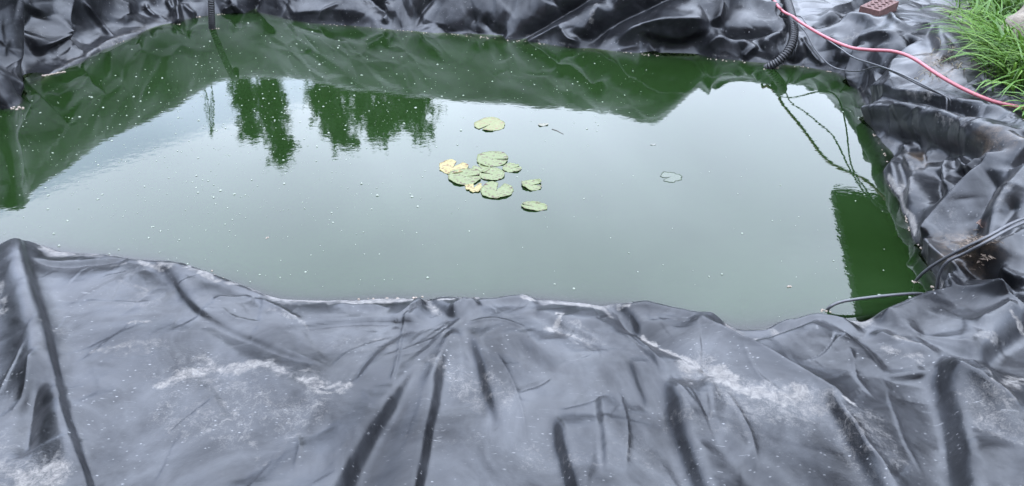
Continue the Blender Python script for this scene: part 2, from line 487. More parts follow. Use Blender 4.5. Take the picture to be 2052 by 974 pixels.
#FOLDS_BEGIN
# --- near bank
ridge([(30, 492), (45, 560), (62, 640), (78, 720), (66, 780), (25, 838)], .040, .060, 2.4, ends=(.05, .2))
step([(46, 495), (72, 580), (102, 680), (125, 790), (150, 880), (188, 985), (215, 1070)], -.016, .014, L=.05, ends=(.1, .02))
ridge([(78, 760), (60, 820), (48, 900), (45, 930)], -.028, .030)
ridge([(-10, 838), (30, 826), (60, 782), (75, 720)], .014, .014)
ridge([(90, 760), (120, 800), (140, 900), (160, 974)], .018, .05)
step([(60, 526), (150, 528), (230, 521), (262, 512)], .012, .014)
step([(268, 514), (310, 530), (345, 558), (372, 600), (420, 640), (520, 682), (600, 712), (660, 732)], .018, .034, L=.07, ends=(.1, .15), grow=(1.2, .35))
ridge([(300, 520), (400, 555), (480, 585), (560, 606)], .012, .03)
ridge([(420, 607), (470, 606), (506, 598)], .010, .010)
ridge([(505, 598), (560, 625), (612, 652)], .012, .010, 1.2)
step([(545, 661), (680, 644), (770, 641), (870, 646)], .010, .010, L=.05)
ridge([(660, 612), (720, 619), (785, 622)], .012, .016, 1.4)
ridge([(848, 590), (838, 620), (812, 652)], .022, .035)
ridge([(842, 600), (812, 640), (800, 700), (784, 772)], .005, .004, 1.2, ends=(.05, .05))
step([(850, 595), (880, 614), (905, 628), (930, 636)], .022, .03)
ridge([(895, 630), (935, 618), (970, 617)], .012, .012)
ridge([(905, 640), (960, 610), (1040, 594), (1060, 605), (1090, 612)], .018, .03)
step([(850, 718), (800, 790), (742, 880), (685, 985), (640, 1070)], -.036, .038, L=.045, ends=(.35, .02), grow=(.6, 1.2))
step([(892, 690), (874, 790), (856, 870), (842, 985), (832, 1070)], -.020, .030, L=.045, ends=(.4, .02))
step([(932, 655), (955, 710), (975, 780), (1000, 850), (1015, 890)], .026, .036, L=.05, ends=(.3, .45))
ridge([(915, 655), (880, 720), (850, 800)], .016, .022)
ridge([(915, 655), (925, 720), (925, 800)], .012, .030)
step([(1108, 820), (1118, 870), (1130, 920), (1148, 985), (1165, 1070)], .030, .032, L=.045, ends=(.25, .02))
step([(1255, 715), (1284, 770), (1306, 815)], .013, .022)
step([(1330, 730), (1345, 800), (1365, 880), (1405, 985), (1440, 1070)], .038, .046, L=.05, ends=(.25, .02), grow=(1.2, .8))
step([(1395, 820), (1450, 880), (1500, 930), (1570, 985), (1650, 1070)], .016, .055, L=.05, ends=(.35, .02))
step([(1642, 785), (1690, 850), (1730, 920), (1775, 985), (1830, 1070)], .032, .038, L=.05, ends=(.2, .02))
ridge([(1655, 790), (1700, 850), (1750, 930), (1790, 985)], .012, .008, 1.2)
step([(1888, 705), (1898, 790), (1914, 860), (1928, 985), (1940, 1070)], .050, .062, L=.055, ends=(.2, .02))
step([(1198, 760), (1206, 860), (1212, 974)], .010, .020)
ridge([(1110, 818), (1170, 796), (1230, 770)], -.005, .008)
ridge([(1030, 790), (1075, 765), (1110, 745)], -.006, .006)
ridge([(1115, 732), (1190, 710)], -.006, .006)
step([(1040, 660), (1062, 702), (1100, 724), (1165, 730), (1240, 712)], .020, .05, L=.08)
step([(1100, 640), (1160, 668), (1220, 690)], .012, .02)
ridge([(1232, 608), (1255, 640), (1320, 688), (1400, 730), (1470, 765)], -.026, .034, 1.4)
ridge([(1240, 612), (1290, 612), (1380, 632), (1480, 652)], .022, .035)
ridge([(1380, 642), (1500, 700), (1600, 752), (1650, 786), (1706, 822)], .034, .045, 1.1, ends=(.1, .12))
step([(1390, 648), (1500, 702), (1600, 754), (1650, 788)], -.018, .016, L=.05)
step([(1480, 700), (1560, 676), (1650, 646)], -.030, .03, L=.06)
ridge([(1530, 646), (1600, 642), (1665, 648), (1740, 660)], .030, .030)
step([(1665, 664), (1705, 675), (1745, 704), (1778, 748)], -.026, .042, L=.06)
step([(1768, 750), (1820, 742), (1870, 735)], .012, .016)
ridge([(1740, 656), (1800, 680), (1888, 706)], .020, .022, 1.3)
ridge([(1888, 706), (1920, 756), (1980, 796), (2060, 852)], .028, .022, 1.2)
ridge([(1760, 650), (1850, 620), (1905, 600), (1980, 600), (2070, 606)], .045, .040, 1.8, ends=(.1, .02))
ridge([(1830, 665), (1900, 665), (1945, 672)], -.010, .05)
ridge([(1945, 672), (2000, 648), (2045, 624)], .030, .022, 1.4)
step([(1955, 730), (2000, 685), (2070, 640)], .050, .060, L=.06, ends=(.2, .02))
ridge([(1940, 725), (1960, 760), (1985, 790)], .020, .02)
ridge([(430, 640), (560, 690), (700, 700)], -.008, .05)
ridge([(250, 700), (400, 660), (520, 740), (640, 800), (700, 760)], .010, .05)
ridge([(380, 850), (350, 880), (300, 974)], -.003, .006)
ridge([(440, 780), (360, 840), (310, 880)], -.004, .006)
ridge([(560, 830), (620, 865), (680, 830)], -.010, .035)
ridge([(470, 974), (520, 900), (560, 840)], -.012, .06)
step([(1322, 752), (1365, 742), (1420, 748)], .022, .045, L=.06)
step([(1935, 755), (1985, 830), (2045, 905)], .024, .05, L=.06)
step([(1205, 600), (1260, 625), (1290, 668)], .016, .02)
step([(1060, 612), (1100, 640), (1180, 655), (1240, 650)], .012, .03)
step([(700, 780), (760, 700), (830, 655)], -.010, .03)
for pts_, h_ in [([(905, 650), (870, 690), (820, 730)], .005), ([(915, 655), (840, 690), (760, 720)], .004), ([(930, 650), (1000, 640), (1060, 660)], .005), ([(655, 745), (700, 700), (800, 665)], .003),
                 ([(440, 620), (470, 640), (540, 650)], .004), ([(200, 560), (260, 545), (300, 520)], .005), ([(150, 600), (250, 605), (330, 600)], .003), ([(1250, 640), (1300, 700), (1330, 760)], .005),
                 ([(1480, 700), (1520, 760), (1580, 800)], .004), ([(1700, 700), (1720, 760), (1760, 800)], .005), ([(1780, 760), (1800, 850), (1850, 950)], .005), ([(1450, 780), (1500, 860), (1520, 960)], .004),
                 ([(990, 700), (1040, 800), (1060, 900)], .003), ([(1240, 760), (1260, 860), (1250, 960)], .004), ([(60, 700), (20, 760), (-10, 800)], .006), ([(560, 820), (600, 880), (590, 960)], .003)]:
    ridge(pts_, h_, .0055, 1.2)
# --- right bank
ridge([(1742, 234), (1790, 228), (1850, 236), (1920, 256), (1980, 286), (2070, 335)], .075, .050, 2.6, ends=(.04, .02))
step([(1762, 262), (1850, 276), (1930, 300), (2010, 335)], .040, .045, L=.06)
ridge([(1752, 176), (1820, 192), (1900, 206), (2010, 238), (2070, 300)], .055, .045, 2.0, ends=(.08, .02))
ridge([(1775, 208), (1850, 215), (1930, 232), (1990, 262)], -.045, .028)
ridge([(1738, 84), (1722, 130), (1712, 186)], .060, .034)
ridge([(1830, 66), (1785, 110), (1752, 160)], -.075, .022, ends=(.1, .1))
ridge([(1812, 110), (1800, 150), (1815, 185)], .050, .045)
ridge([(1778, 30), (1815, 58), (1868, 48)], .030, .018, 1.3)
step([(1868, 50), (1874, 90), (1884, 118)], .040, .03)
ridge([(1700, 90), (1760, 70), (1810, 75)], .035, .03)
ridge([(1640, 40), (1700, 20), (1760, -5)], .050, .030)
ridge([(1620, 60), (1680, 42), (1740, 28)], -.040, .02)
ridge([(1640, 70), (1660, 40), (1770, 45)], .040, .03)
ridge([(1597, 70), (1592, 100), (1592, 130)], .035, .018, 1.3)
ridge([(1600, 72), (1625, 105), (1650, 132)], .030, .012, 1.2)
ridge([(1655, 75), (1690, 95), (1680, 125)], .030, .03)
ridge([(1808, 298), (1834, 346), (1842, 395), (1808, 446)], .060, .048, 1.8)
step([(1790, 300), (1806, 350), (1812, 400)], -.030, .03)
ridge([(1800, 270), (1815, 300), (1850, 330)], .030, .03)
ridge([(1866, 330), (1872, 380), (1880, 410)], -.045, .030)
ridge([(1905, 308), (1898, 350), (1910, 390)], .045, .026)
ridge([(1915, 310), (1945, 345), (1960, 335), (2000, 318)], .040, .020, 1.3)
ridge([(1925, 340), (1935, 375)], -.035, .020)
ridge([(2012, 322), (1945, 385), (1895, 440), (1852, 505)], .060, .036, 1.3, ends=(.1, .15))
ridge([(2000, 345), (1975, 395), (1945, 445), (1925, 490)], -.040, .035)
ridge([(2075, 350), (2020, 410), (1995, 480), (1985, 545)], .070, .055, 1.6, ends=(.05, .1))
ridge([(2045, 400), (2015, 460), (2005, 520)], -.030, .02)
ridge([(2075, 450), (2030, 500), (2000, 560)], .045, .04)
ridge([(1862, 488), (1905, 535), (1960, 570), (2035, 606)], .055, .026, 1.4, ends=(.1, .05))
ridge([(1925, 530), (1970, 530), (1995, 545)], .040, .018, 1.4)
ridge([(1930, 550), (1990, 568), (2060, 590)], -.060, .030)
ridge([(2000, 546), (2030, 560), (2070, 582)], .050, .018, 1.4)
ridge([(1905, 600), (1915, 570), (1920, 600)], .040, .016, 1.4)
ridge([(1960, 440), (1962, 480), (1955, 520)], -.030, .04)
# --- far bank
ridge([(1022, 86), (1062, 66), (1110, 36), (1180, -5), (1230, -30)], -.070, .040, 2.0, ends=(.2, .1))
ridge([(1040, 90), (1090, 64), (1150, 38)], .040, .022, 1.4)
ridge([(1162, 98), (1225, 50), (1280, 22), (1350, -10), (1400, -30)], -.080, .046, 2.0, ends=(.2, .1))
ridge([(1168, 80), (1185, 40), (1210, -5)], .060, .060, 1.6)
ridge([(1120, 48), (1140, 78), (1165, 85)], .045, .022, 1.2)
ridge([(1232, 88), (1268, 58), (1330, 40), (1400, 44), (1432, 54)], .075, .040, 1.6)
step([(1285, 62), (1340, 82), (1375, 78), (1430, 58)], .060, .05, L=.07)
ridge([(1295, 62), (1300, 85), (1320, 108)], -.028, .035)
ridge([(1432, -5), (1438, 30), (1428, 56)], .070, .032, 1.4)
ridge([(1440, 0), (1500, 14), (1572, 28)], .060, .040, 1.6, ends=(.1, .02))
ridge([(1440, 72), (1510, 62), (1572, 58)], -.075, .034)
ridge([(1400, 105), (1440, 78), (1500, 88), (1520, 95)], .040, .030)
ridge([(1520, 95), (1550, 75), (1575, 72)], .050, .032)
ridge([(1485, 118), (1510, 98), (1522, 92)], .035, .018, 1.3)
ridge([(772, 0), (778, 22), (768, 48)], .050, .020, 1.4)
ridge([(715, -25), (750, 8), (775, 30), (790, 60)], -.040, .034, ends=(.3, .35))
ridge([(885, -25), (852, 10), (834, 35), (826, 64)], -.042, .034, ends=(.4, .3))
ridge([(962, 20), (942, 45), (930, 72)], -.030, .03, ends=(.4, .3))
ridge([(960, 32), (985, 60), (1020, 68)], -.030, .03)
ridge([(530, -40), (512, -8), (505, 10), (496, 30)], -.07, .028)
ridge([(470, -8), (478, 12), (474, 28)], .050, .040)
ridge([(455, -5), (470, 14), (440, 22)], .035, .018, 1.3)
ridge([(560, 30), (700, 22), (760, 40)], .030, .05)
ridge([(640, 40), (660, 20), (690, 5)], .020, .014, 1.3)
ridge([(880, 62), (960, 66), (1020, 76)], -.022, .03)
# --- left bank
ridge([(-2, -20), (2, 60), (8, 130), (14, 200)], .030, .070, 2.4, ends=(.02, .3))
step([(40, -20), (41, 60), (42, 130), (41, 195)], -.07, .03, L=.04, ends=(.02, .05))
ridge([(132, -10), (120, 40), (131, 72)], .080, .030, 1.3, ends=(.02, .1))
ridge([(66, 98), (95, 87), (131, 73)], .095, .050, 1.2, ends=(.3, .08))
ridge([(85, 20), (75, 45), (60, 70)], -.050, .05)
ridge([(158, -5), (190, 38), (212, 64), (232, 78)], .040, .014, 1.3)
ridge([(248, -10), (248, 30), (252, 55)], .050, .060)
ridge([(288, 0), (298, 26), (335, 42)], .035, .014, 1.3)
ridge([(330, -8), (344, 18), (350, 40)], .035, .016, 1.4)
ridge([(356, -10), (357, 25), (355, 52)], .070, .018, 1.3, ends=(.02, .05))
ridge([(365, 5), (382, 28), (395, 32)], .035, .022)
ridge([(300, 60), (220, 85), (160, 120), (60, 165)], .018, .022, 1.4)
#FOLDS_END
# random small creases so that no stretch of rubber is quite smooth
cand = np.where((lpx > -40) & (lpx < 2090) & (lpy > -60) & (lpy < 1000) & (lowV[:, 2] > 0.004) & facing)[0]
for k in range(420):
    c0 = cand[rng.integers(len(cand))]
    p0 = lowV[c0]; n0 = lowN[c0]
    rough = 1.0 if (lpx[c0] > 1380 and lpy[c0] < 610) or lpy[c0] < 240 else 0.38
    a = rng.uniform(0, math.tau)
    t1 = np.cross(n0, [math.cos(a), math.sin(a), 0.3]); t1 /= np.linalg.norm(t1)
    ln = rng.uniform(.05, .20); bend = np.cross(n0, t1) * rng.uniform(-.25, .25) * ln
    pts = np.array([p0 - t1 * ln, p0 - t1 * ln * .4 + bend, p0 + t1 * ln * .4 + bend, p0 + t1 * ln])
    w = rng.uniform(.007, .022) * (0.75 + .5 * rough)
    h = rng.choice([-1, 1]) * w * rng.uniform(.12, .42) * rough
    if rng.random() < .5:
        stroke3('R', pts, h, w, rng.choice([1.2, 2.0]), ends=(.45, .45))
    else:
        stroke3('S', pts, h, w, ends=(.45, .45))
rcand = cand[(lpy[cand] > 60) & (lpy[cand] < 610) & (lpx[cand] > 1600)]
bcand = cand[(lpy[cand] < 130) & (lpx[cand] < 1600)]
for k in range(150):                                           # crumpled plastic on the right and far banks
    pool = rcand if k % 3 else bcand
    c0 = pool[rng.integers(len(pool))]
    p0 = lowV[c0]; n0 = lowN[c0]
    t1 = np.cross(n0, rng.normal(size=3)); t1 /= np.linalg.norm(t1)
    ln = rng.uniform(.05, .16)
    w = rng.uniform(.007, .018)
    stroke3('R', np.array([p0 - t1 * ln, p0, p0 + t1 * ln]), rng.choice([-1, 1]) * w * rng.uniform(.3, .75), w, 1.2, ends=(.5, .5))
ncand = cand[(lpy[cand] > 500) & (lpx[cand] < 1900)]
for k in range(95):
    c0 = ncand[rng.integers(len(ncand))]
    p0 = lowV[c0]; n0 = lowN[c0]
    a = rng.normal(0.9, .7) if rng.random() < .6 else rng.uniform(0, math.pi)
    t1 = np.array([math.cos(a), math.sin(a), 0.0]); ln = rng.uniform(.03, .13)
    bend = np.array([-t1[1], t1[0], 0]) * rng.uniform(-.12, .12) * ln
    pts = np.array([p0 - t1 * ln, p0 - t1 * ln * .4 + bend, p0 + t1 * ln * .4 + bend, p0 + t1 * ln])
    w = rng.uniform(.0035, .007)
    stroke3('R' if rng.random() < .6 else 'S', pts, rng.choice([-1, 1]) * w * rng.uniform(.08, .24), w, 1.4, ends=(.4, .4))
zone = np.clip((flat[:, 2] - .05) * 6, 0.25, 1)
disp += zone * (.016 * vnoise(flat, 3.1) + .007 * vnoise(flat, 7.3, 5.1)) + .0012 * vnoise(flat, 17, 9.0) + .0003 * vnoise(flat, 41, 2.0)
# crumpled facets: straight creases with flat panels between them, fading in and out
stiff = np.where((flat[:, 1] < 2.45) & (flat[:, 0] < 1.75), .13, 1.0)
_fp = rng.random((32, 32, 32, 3)).astype(np.float32)
def panels(P, scale):                                          # distance to the nearest border between random panels
    Q = (P * scale + 50.0).astype(np.float32); I = np.floor(Q).astype(np.int32); fr = Q - I
    f1 = np.full(len(P), 9., np.float32); f2 = f1.copy()
    for ox in (-1, 0, 1):
        for oy in (-1, 0, 1):
            for oz in (-1, 0, 1):
                c_ = _fp[(I[:, 0] + ox) & 31, (I[:, 1] + oy) & 31, (I[:, 2] + oz) & 31]
                d_ = np.sqrt((c_[:, 0] + ox - fr[:, 0]) ** 2 + (c_[:, 1] + oy - fr[:, 1]) ** 2 + (c_[:, 2] + oz - fr[:, 2]) ** 2)
                f2 = np.minimum(f2, np.maximum(f1, d_)); f1 = np.minimum(f1, d_)
    return (f2 - f1) / scale
wq = flat + .05 * np.stack([vnoise(flat, 4, 1.), vnoise(flat, 4, 12.), vnoise(flat, 4, 27.)], 1)
pan = panels(wq * np.array([1, 1, .8]), 4.3)
disp += stiff * (.20 * np.minimum(pan, .09) - .012) * np.clip(.35 + vnoise(flat, 2.6, 17.) * 1.4, 0, 1)
flatz = np.where((flat[:, 1] < 2.45), 1.0, .3)
disp += flatz * (.0050 * vnoise(flat, 5.0, 21.0) + .0022 * vnoise(flat, 11.0, 33.0))
emerge = np.clip((flat[:, 2] + .16) / .16, 0, 1)
flat2 = flat + fn * (disp * emerge)[:, None]

def paint(arr, pts, r, s):
    P = stroke_pts(pts)
    lo, hi = P.min(0) - 2.5 * r, P.max(0) + 2.5 * r
    m = inside(lo, hi)
    if len(m) == 0: return
    d, _, _ = seg_dist(flat[m], fn[m], P)
    d = np.abs(d + r * (.9 * vnoise(flat[m], .55 / r, 3.3) + .5 * vnoise(flat[m], 1.5 / r, 8.3)))
    arr[m] = np.maximum(arr[m], s * np.exp(-(d / r) ** 2))
#DUST_BEGIN
for pts, r, s in [
    ([(380, 740), (520, 760), (620, 800)], .09, .46), ([(350, 830), (470, 850)], .07, .44), ([(200, 620), (300, 600)], .08, .40), ([(60, 960), (0, 900)], .10, .50), ([(240, 700), (330, 690)], .06, .42),
    ([(1480, 800), (1600, 830), (1680, 850)], .09, .48), ([(1990, 800), (2040, 860)], .09, .50), ([(1720, 880), (1780, 930)], .07, .44), ([(1120, 660), (1200, 690)], .06, .42), ([(1360, 850), (1500, 870)], .07, .40),
    ([(880, 730), (960, 760), (1000, 800)], .06, .46), ([(640, 680), (760, 690)], .06, .38), ([(1080, 930), (1300, 940)], .08, .40),
    ([(330, 770), (380, 745), (440, 742), (540, 728)], .026, .80), ([(400, 715), (430, 735)], .02, .6), ([(550, 735), (610, 765), (650, 785), (700, 770)], .022, .7),
    ([(340, 800), (330, 840), (400, 840)], .05, .42), ([(440, 800), (470, 830)], .02, .55), ([(505, 880), (515, 920)], .015, .55),
    ([(225, 650), (290, 640)], .016, .7), ([(180, 705), (260, 690)], .018, .55), ([(240, 560), (290, 575)], .02, .55), ([(90, 665), (150, 660)], .02, .45),
    ([(0, 940), (50, 958), (110, 950)], .055, .8), ([(0, 590), (10, 640)], .02, .6), ([(215, 532), (250, 530)], .014, .5),
    ([(690, 610), (770, 605), (845, 600)], .012, .95), ([(880, 608), (920, 606), (960, 604)], .008, .9), ([(1050, 600), (1110, 605), (1190, 612)], .012, .85),
    ([(1245, 612), (1262, 616)], .012, .7), ([(380, 550), (440, 575), (520, 590), (570, 604)], .014, .8), ([(270, 520), (340, 545)], .016, .75), ([(80, 503), (200, 517)], .014, .6),
    ([(540, 625), (600, 645), (620, 660)], .012, .6), ([(1090, 648), (1110, 652), (1125, 635)], .014, .9), ([(1110, 655), (1150, 670), (1180, 685)], .008, .7), ([(1140, 650), (1175, 660)], .012, .5),
    ([(1285, 664), (1330, 695), (1400, 728)], .008, 1.0), ([(1400, 735), (1450, 755), (1500, 785), (1600, 795)], .032, .95), ([(1380, 730), (1460, 770), (1620, 805)], .05, .6),
    ([(1690, 812), (1710, 825)], .008, .9), ([(1700, 860), (1750, 880)], .03, .5), ([(1780, 900), (1830, 940)], .03, .45),
    ([(1760, 680), (1800, 700), (1840, 710)], .016, .6), ([(1560, 660), (1540, 650)], .02, .7), ([(1800, 672), (1830, 685)], .02, .7), ([(1960, 690), (2020, 680)], .016, .6),
    ([(2020, 650), (2045, 655)], .012, .8), ([(2000, 790), (2052, 760)], .03, .7), ([(1960, 740), (1980, 790)], .012, .7),
    ([(60, 165), (150, 122), (240, 78), (310, 48)], .030, .52), ([(60, 80), (80, 60)], .03, .35), ([(1195, 10), (1185, 45)], .014, .62), ([(30, 60), (25, 190)], .03, .3),
    ([(1810, 300), (1838, 350), (1840, 400)], .03, .5), ([(1800, 450), (1850, 480)], .03, .45), ([(2000, 430), (2030, 380)], .03, .5), ([(1900, 262), (1960, 285)], .02, .5), ([(1840, 195), (1870, 205)], .025, .55),
    ([(1850, 20), (1900, 60), (1930, 100)], .09, .42), ([(1740, 110), (1780, 90)], .03, .4), ([(1690, 85), (1720, 70)], .02, .6), ([(1860, 160), (1900, 185)], .03, .4), ([(1920, 410), (1900, 460)], .03, .4),
    ([(640, 20), (720, 30)], .04, .25), ([(820, 870), (900, 880), (960, 875)], .02, .35), ([(870, 720), (920, 740), (960, 790)], .03, .42), ([(1240, 930), (1290, 900)], .03, .4)]:
    paint(dust, pts, r, s)
for pts, r, s in [([(1940, 485), (1960, 500), (1985, 510)], .05, 1.0), ([(1915, 530), (1940, 535)], .03, .8), ([(1855, 110), (1880, 130), (1900, 150)], .05, .9), ([(1990, 300), (2040, 320)], .03, .8),
                  ([(1832, 300), (1850, 330)], .015, .7), ([(1900, 10), (1960, 110)], .06, .5), ([(1950, 20), (1985, 70), (2010, 130)], .10, .95)]:
    paint(soil, pts, r, s)
#DUST_END
z2 = flat2[:, 2]
nearb = (flat[:, 1] < 2.75) & (flat[:, 0] < 1.75)
tide = np.exp(-((z2 - .014) / .013) ** 2) * np.clip(.55 + .75 * vnoise(flat, 9, 6.0) + .3 * vnoise(flat, 31, 1.0), 0, 1) * np.where(nearb, .95, .45)
dust = np.maximum(dust, tide)
V2 = flat2.reshape(NS, NT, 3)
ctr = np.array([cx, cy])
liner = grid_mesh('pond_liner', V2, liner_material(), wrap=True, attrs={'dust': dust, 'soil': soil}, flip=True)
# closed bottom
bm_v = [tuple(V2[i, 0]) for i in range(0, NS, 8)]
bot = link_mesh('pond_bottom', bm_v + [(cx, cy, -.55)], [(i, (i + 1) % len(bm_v), len(bm_v)) for i in range(len(bm_v))], liner.data.materials[0], liner)
tag(liner, 'creased black rubber pond liner with chalky dust stains lying round the water', 'pond liner')
def surf(px, py, lift=0.0):                                    # final bank surface under a pixel
    P = on_bank(px, py)
    return P
f2low = V2[::5, ::4].reshape(-1, 3); qx, qy, qd = proj(f2low)
def on_liner(px, py):
    d2 = (qx - px) ** 2 + (qy - py) ** 2
    c = np.where((d2 < 100) & (qd > .3))[0]
    if len(c) == 0: return on_bank(px, py)
    c = c[qd[c] < qd[c].min() + .06]
    k = c[np.argmin(d2[c])]
    return f2low[k].copy()

# ------------------------------------------------------------------ pond water
J0 = 9                                                        # about 0.2 m in from the edge
Wv = V2[::4, J0:14 + 22 + 45].copy()
dep_attr = np.clip(-Wv[..., 2], 0, 1)
Wv[..., 2] = 0.0
inner = np.repeat(Wv[:, :1], 6, 1)
for k, f in enumerate((0.0, 0.2, 0.4, 0.6, 0.8, 0.93)):
    inner[:, k, :2] = ctr + (Wv[:, 0, :2] - ctr) * f
Wf = np.concatenate([inner, Wv], 1)
df = np.concatenate([np.full(inner.shape[:2], .6), dep_attr], 1)
water = grid_mesh('pond_water', Wf, water_material(), wrap=True, attrs={'depth': df}, flip=True)
tag(water, 'still murky green pond water reflecting a cloudy sky', None, None, 'structure')

# ------------------------------------------------------------------ ground
def ground_material():
    M = Mat('lawn_soil')
    v = M.pos()
    f = M.noise(v, 2.5, 6, 0.6)
    g = M.noise(v, 55, 5, 0.7)
    c = M.mix(M.ramp(f, (0.35, (0, 0, 0)), (0.6, (1, 1, 1))), M.ramp(g, (0.3, (0.025, 0.05, 0.012)), (0.7, (0.05, 0.095, 0.02))), M.ramp(g, (0.3, (0.035, 0.03, 0.018)), (0.7, (0.06, 0.06, 0.03))))
    M.l(c, M.b.inputs['Base Color'])
    M.b.inputs['Roughness'].default_value = 0.95
    M.l(M.bump(g, 0.8, 0.02), M.b.inputs['Normal'])
    return M.m
out = V[::20]
ring = []
e = out[:, -1]
dirn = np.stack([Nx[::20], Ny[::20], np.zeros(len(e))], 1)
for src, dz in ((out[:, 14 + 22 + 150], -.20), (out[:, 14 + 22 + 225], -.10), (out[:, -4], -.05), (e, -.012)):
    q = src.copy(); q[:, 2] += dz; ring.append(q)
for dist, z in ((.5, .14), (2.0, .12), (8, .1), (120, .1)):
    q = e + dirn * dist; q[:, 2] = z; ring.append(q)
ground = grid_mesh('ground', np.stack(ring, 1), ground_material(), wrap=True, flip=True)
tag(ground, kind='structure')

#OBJECTS
# ------------------------------------------------------------------ sweeps and small shapes
def sweep(path, rad, nseg=10, cap=True):                        # tube round a 3D polyline; rad: number or list
    P = np.asarray(path, float); n = len(P)
    rad = np.full(n, rad) if np.isscalar(rad) else np.asarray(rad)
    T = np.gradient(P, axis=0); T /= np.linalg.norm(T, axis=1, keepdims=True) + 1e-12
    up = np.array([0, 0, 1.0]) if abs(T[0, 2]) < .9 else np.array([1.0, 0, 0])
    A = np.cross(T[0], up); A /= np.linalg.norm(A)
    vs, fs = [], []
    for i in range(n):
        A = A - T[i] * (A @ T[i]); A /= np.linalg.norm(A) + 1e-12
        B = np.cross(T[i], A)
        for k in range(nseg):
            a = math.tau * k / nseg
            vs.append(P[i] + rad[i] * (math.cos(a) * A + math.sin(a) * B))
    for i in range(n - 1):
        for k in range(nseg):
            k2 = (k + 1) % nseg
            fs.append((i * nseg + k, i * nseg + k2, (i + 1) * nseg + k2, (i + 1) * nseg + k))
    if cap:
        fs.append(tuple(range(nseg - 1, -1, -1))); fs.append(tuple((n - 1) * nseg + k for k in range(nseg)))
    return vs, fs
def resample(P, step_):
    P = np.asarray(P, float)
    L = np.concatenate([[0], np.cumsum(np.linalg.norm(np.diff(P, axis=0), axis=1))])
    q = np.linspace(0, L[-1], max(4, int(L[-1] / step_)))
    return np.stack([np.interp(q, L, P[:, i]) for i in range(3)], 1)
def pix_path(keys, step_=.006, clear=None):                     # keys: (px, py, z)
    Kp = catmull(keys, 12)
    if clear:                                                   # rest on the liner instead of sinking into it
        zz_ = Kp[:, 2].copy()
        for i in range(len(Kp)):
            for _ in range(6):
                g = V2near(at_z(Kp[i, 0], Kp[i, 1], zz_[i]))
                if g is None or zz_[i] >= g + clear or zz_[i] < -.003: break
                zz_[i] = g + clear + .001
        for _ in range(8):
            q_ = zz_.copy(); q_[1:-1] = (zz_[:-2] + 2 * zz_[1:-1] + zz_[2:]) / 4
            zz_ = np.where(Kp[:, 2] < .03, zz_, np.maximum(q_, zz_ - .004))
        Kp[:, 2] = zz_
    P = np.array([at_z(*k_) for k_ in Kp])
    for _ in range(3):
        P[1:-1] = (P[:-2] + 2 * P[1:-1] + P[2:]) / 4
    return resample(P, step_)
_lv = V2[::3, 30::3].reshape(-1, 3)
def V2near(p):
    d2 = (_lv[:, 0] - p[0]) ** 2 + (_lv[:, 1] - p[1]) ** 2
    k = d2 < .012 ** 2
    return _lv[k, 2].max() if k.any() else None
def box_bm(bm, c, s, rot=None):
    r = bmesh.ops.create_cube(bm, size=1.0)
    for v in r['verts']:
        v.co = Vector((v.co.x * s[0], v.co.y * s[1], v.co.z * s[2]))
        if rot: v.co = rot @ v.co
        v.co += Vector(c)
    return r['verts']
def bm_obj(name, bm, mat, parent=None, bevel=0.0, smooth=False):
    if bevel:
        bmesh.ops.bevel(bm, geom=bm.edges[:], offset=bevel, segments=2, affect='EDGES')
    me = bpy.data.meshes.new(name); bm.to_mesh(me); bm.free()
    if smooth: me.polygons.foreach_set('use_smooth', [True] * len(me.polygons))
    me.materials.append(mat)
    o = bpy.data.objects.new(name, me); col.objects.link(o)
    if parent:
        o.parent = parent
        o.matrix_parent_inverse = Matrix.Translation(-Vector(parent.location))
    return o

# ------------------------------------------------------------------ hoses and cables
ribbed_mat = simple('ribbed_black_plastic', (.006, .006, .007), (.012, .012, .013), 60, .40, .1, spec=.3)
cable_mat = simple('black_cable_sheath', (.012, .012, .014), (.026, .027, .030), 80, .42, .15, .0006)
pink_mat = simple('faded_pink_hose', (.165, .036, .046), (.215, .052, .062), 25, .45, .15, .0006)
def ribbed_hose(keys, r, label):
    P = pix_path(keys, .0015, r * .8 if keys[0][0] > 1000 else None)
    ph = np.arange(len(P)) * .0015 / .0125
    rad = r * (1 - .17 * (0.5 - 0.5 * np.sign(np.sin(math.tau * ph)) * np.abs(np.sin(math.tau * ph)) ** .4))
    v, f = sweep(P, rad, 22)
    return tag(link_mesh('corrugated_hose', v, f, ribbed_mat), label, 'hose', 'corrugated pond hoses')
ribbed_hose([(1528, 143, -.05), (1540, 135, .0), (1562, 121, .045), (1582, 98, .10), (1591, 68, .155), (1586, 32, .205), (1574, -8, .215), (1556, -60, .20)], .0235,
            'thick black corrugated hose curving down over the far liner beside the pink hose')
ribbed_hose([(426, 66, -.04), (425, 54, .01), (424, 30, .085), (423, 0, .17), (422, -50, .30), (421, -85, .365), (420, -110, .39)], .0195,
            'straight black corrugated hose dropping into the water at the far left bank')
P = pix_path([(1528, -40, .20), (1552, 2, .205), (1568, 22, .21), (1590, 34, .215), (1606, 46, .225), (1650, 72, .24), (1700, 94, .27), (1740, 100, .29), (1790, 103, .305), (1830, 117, .31), (1880, 150, .31),
              (1930, 178, .30), (1990, 203, .29), (2052, 216, .28), (2130, 228, .26)], .006, .009)
v, f = sweep(P, .0072, 14); tag(link_mesh('garden_hose', v, f, pink_mat), 'faded pink garden hose running across the liner to the right edge', 'hose')
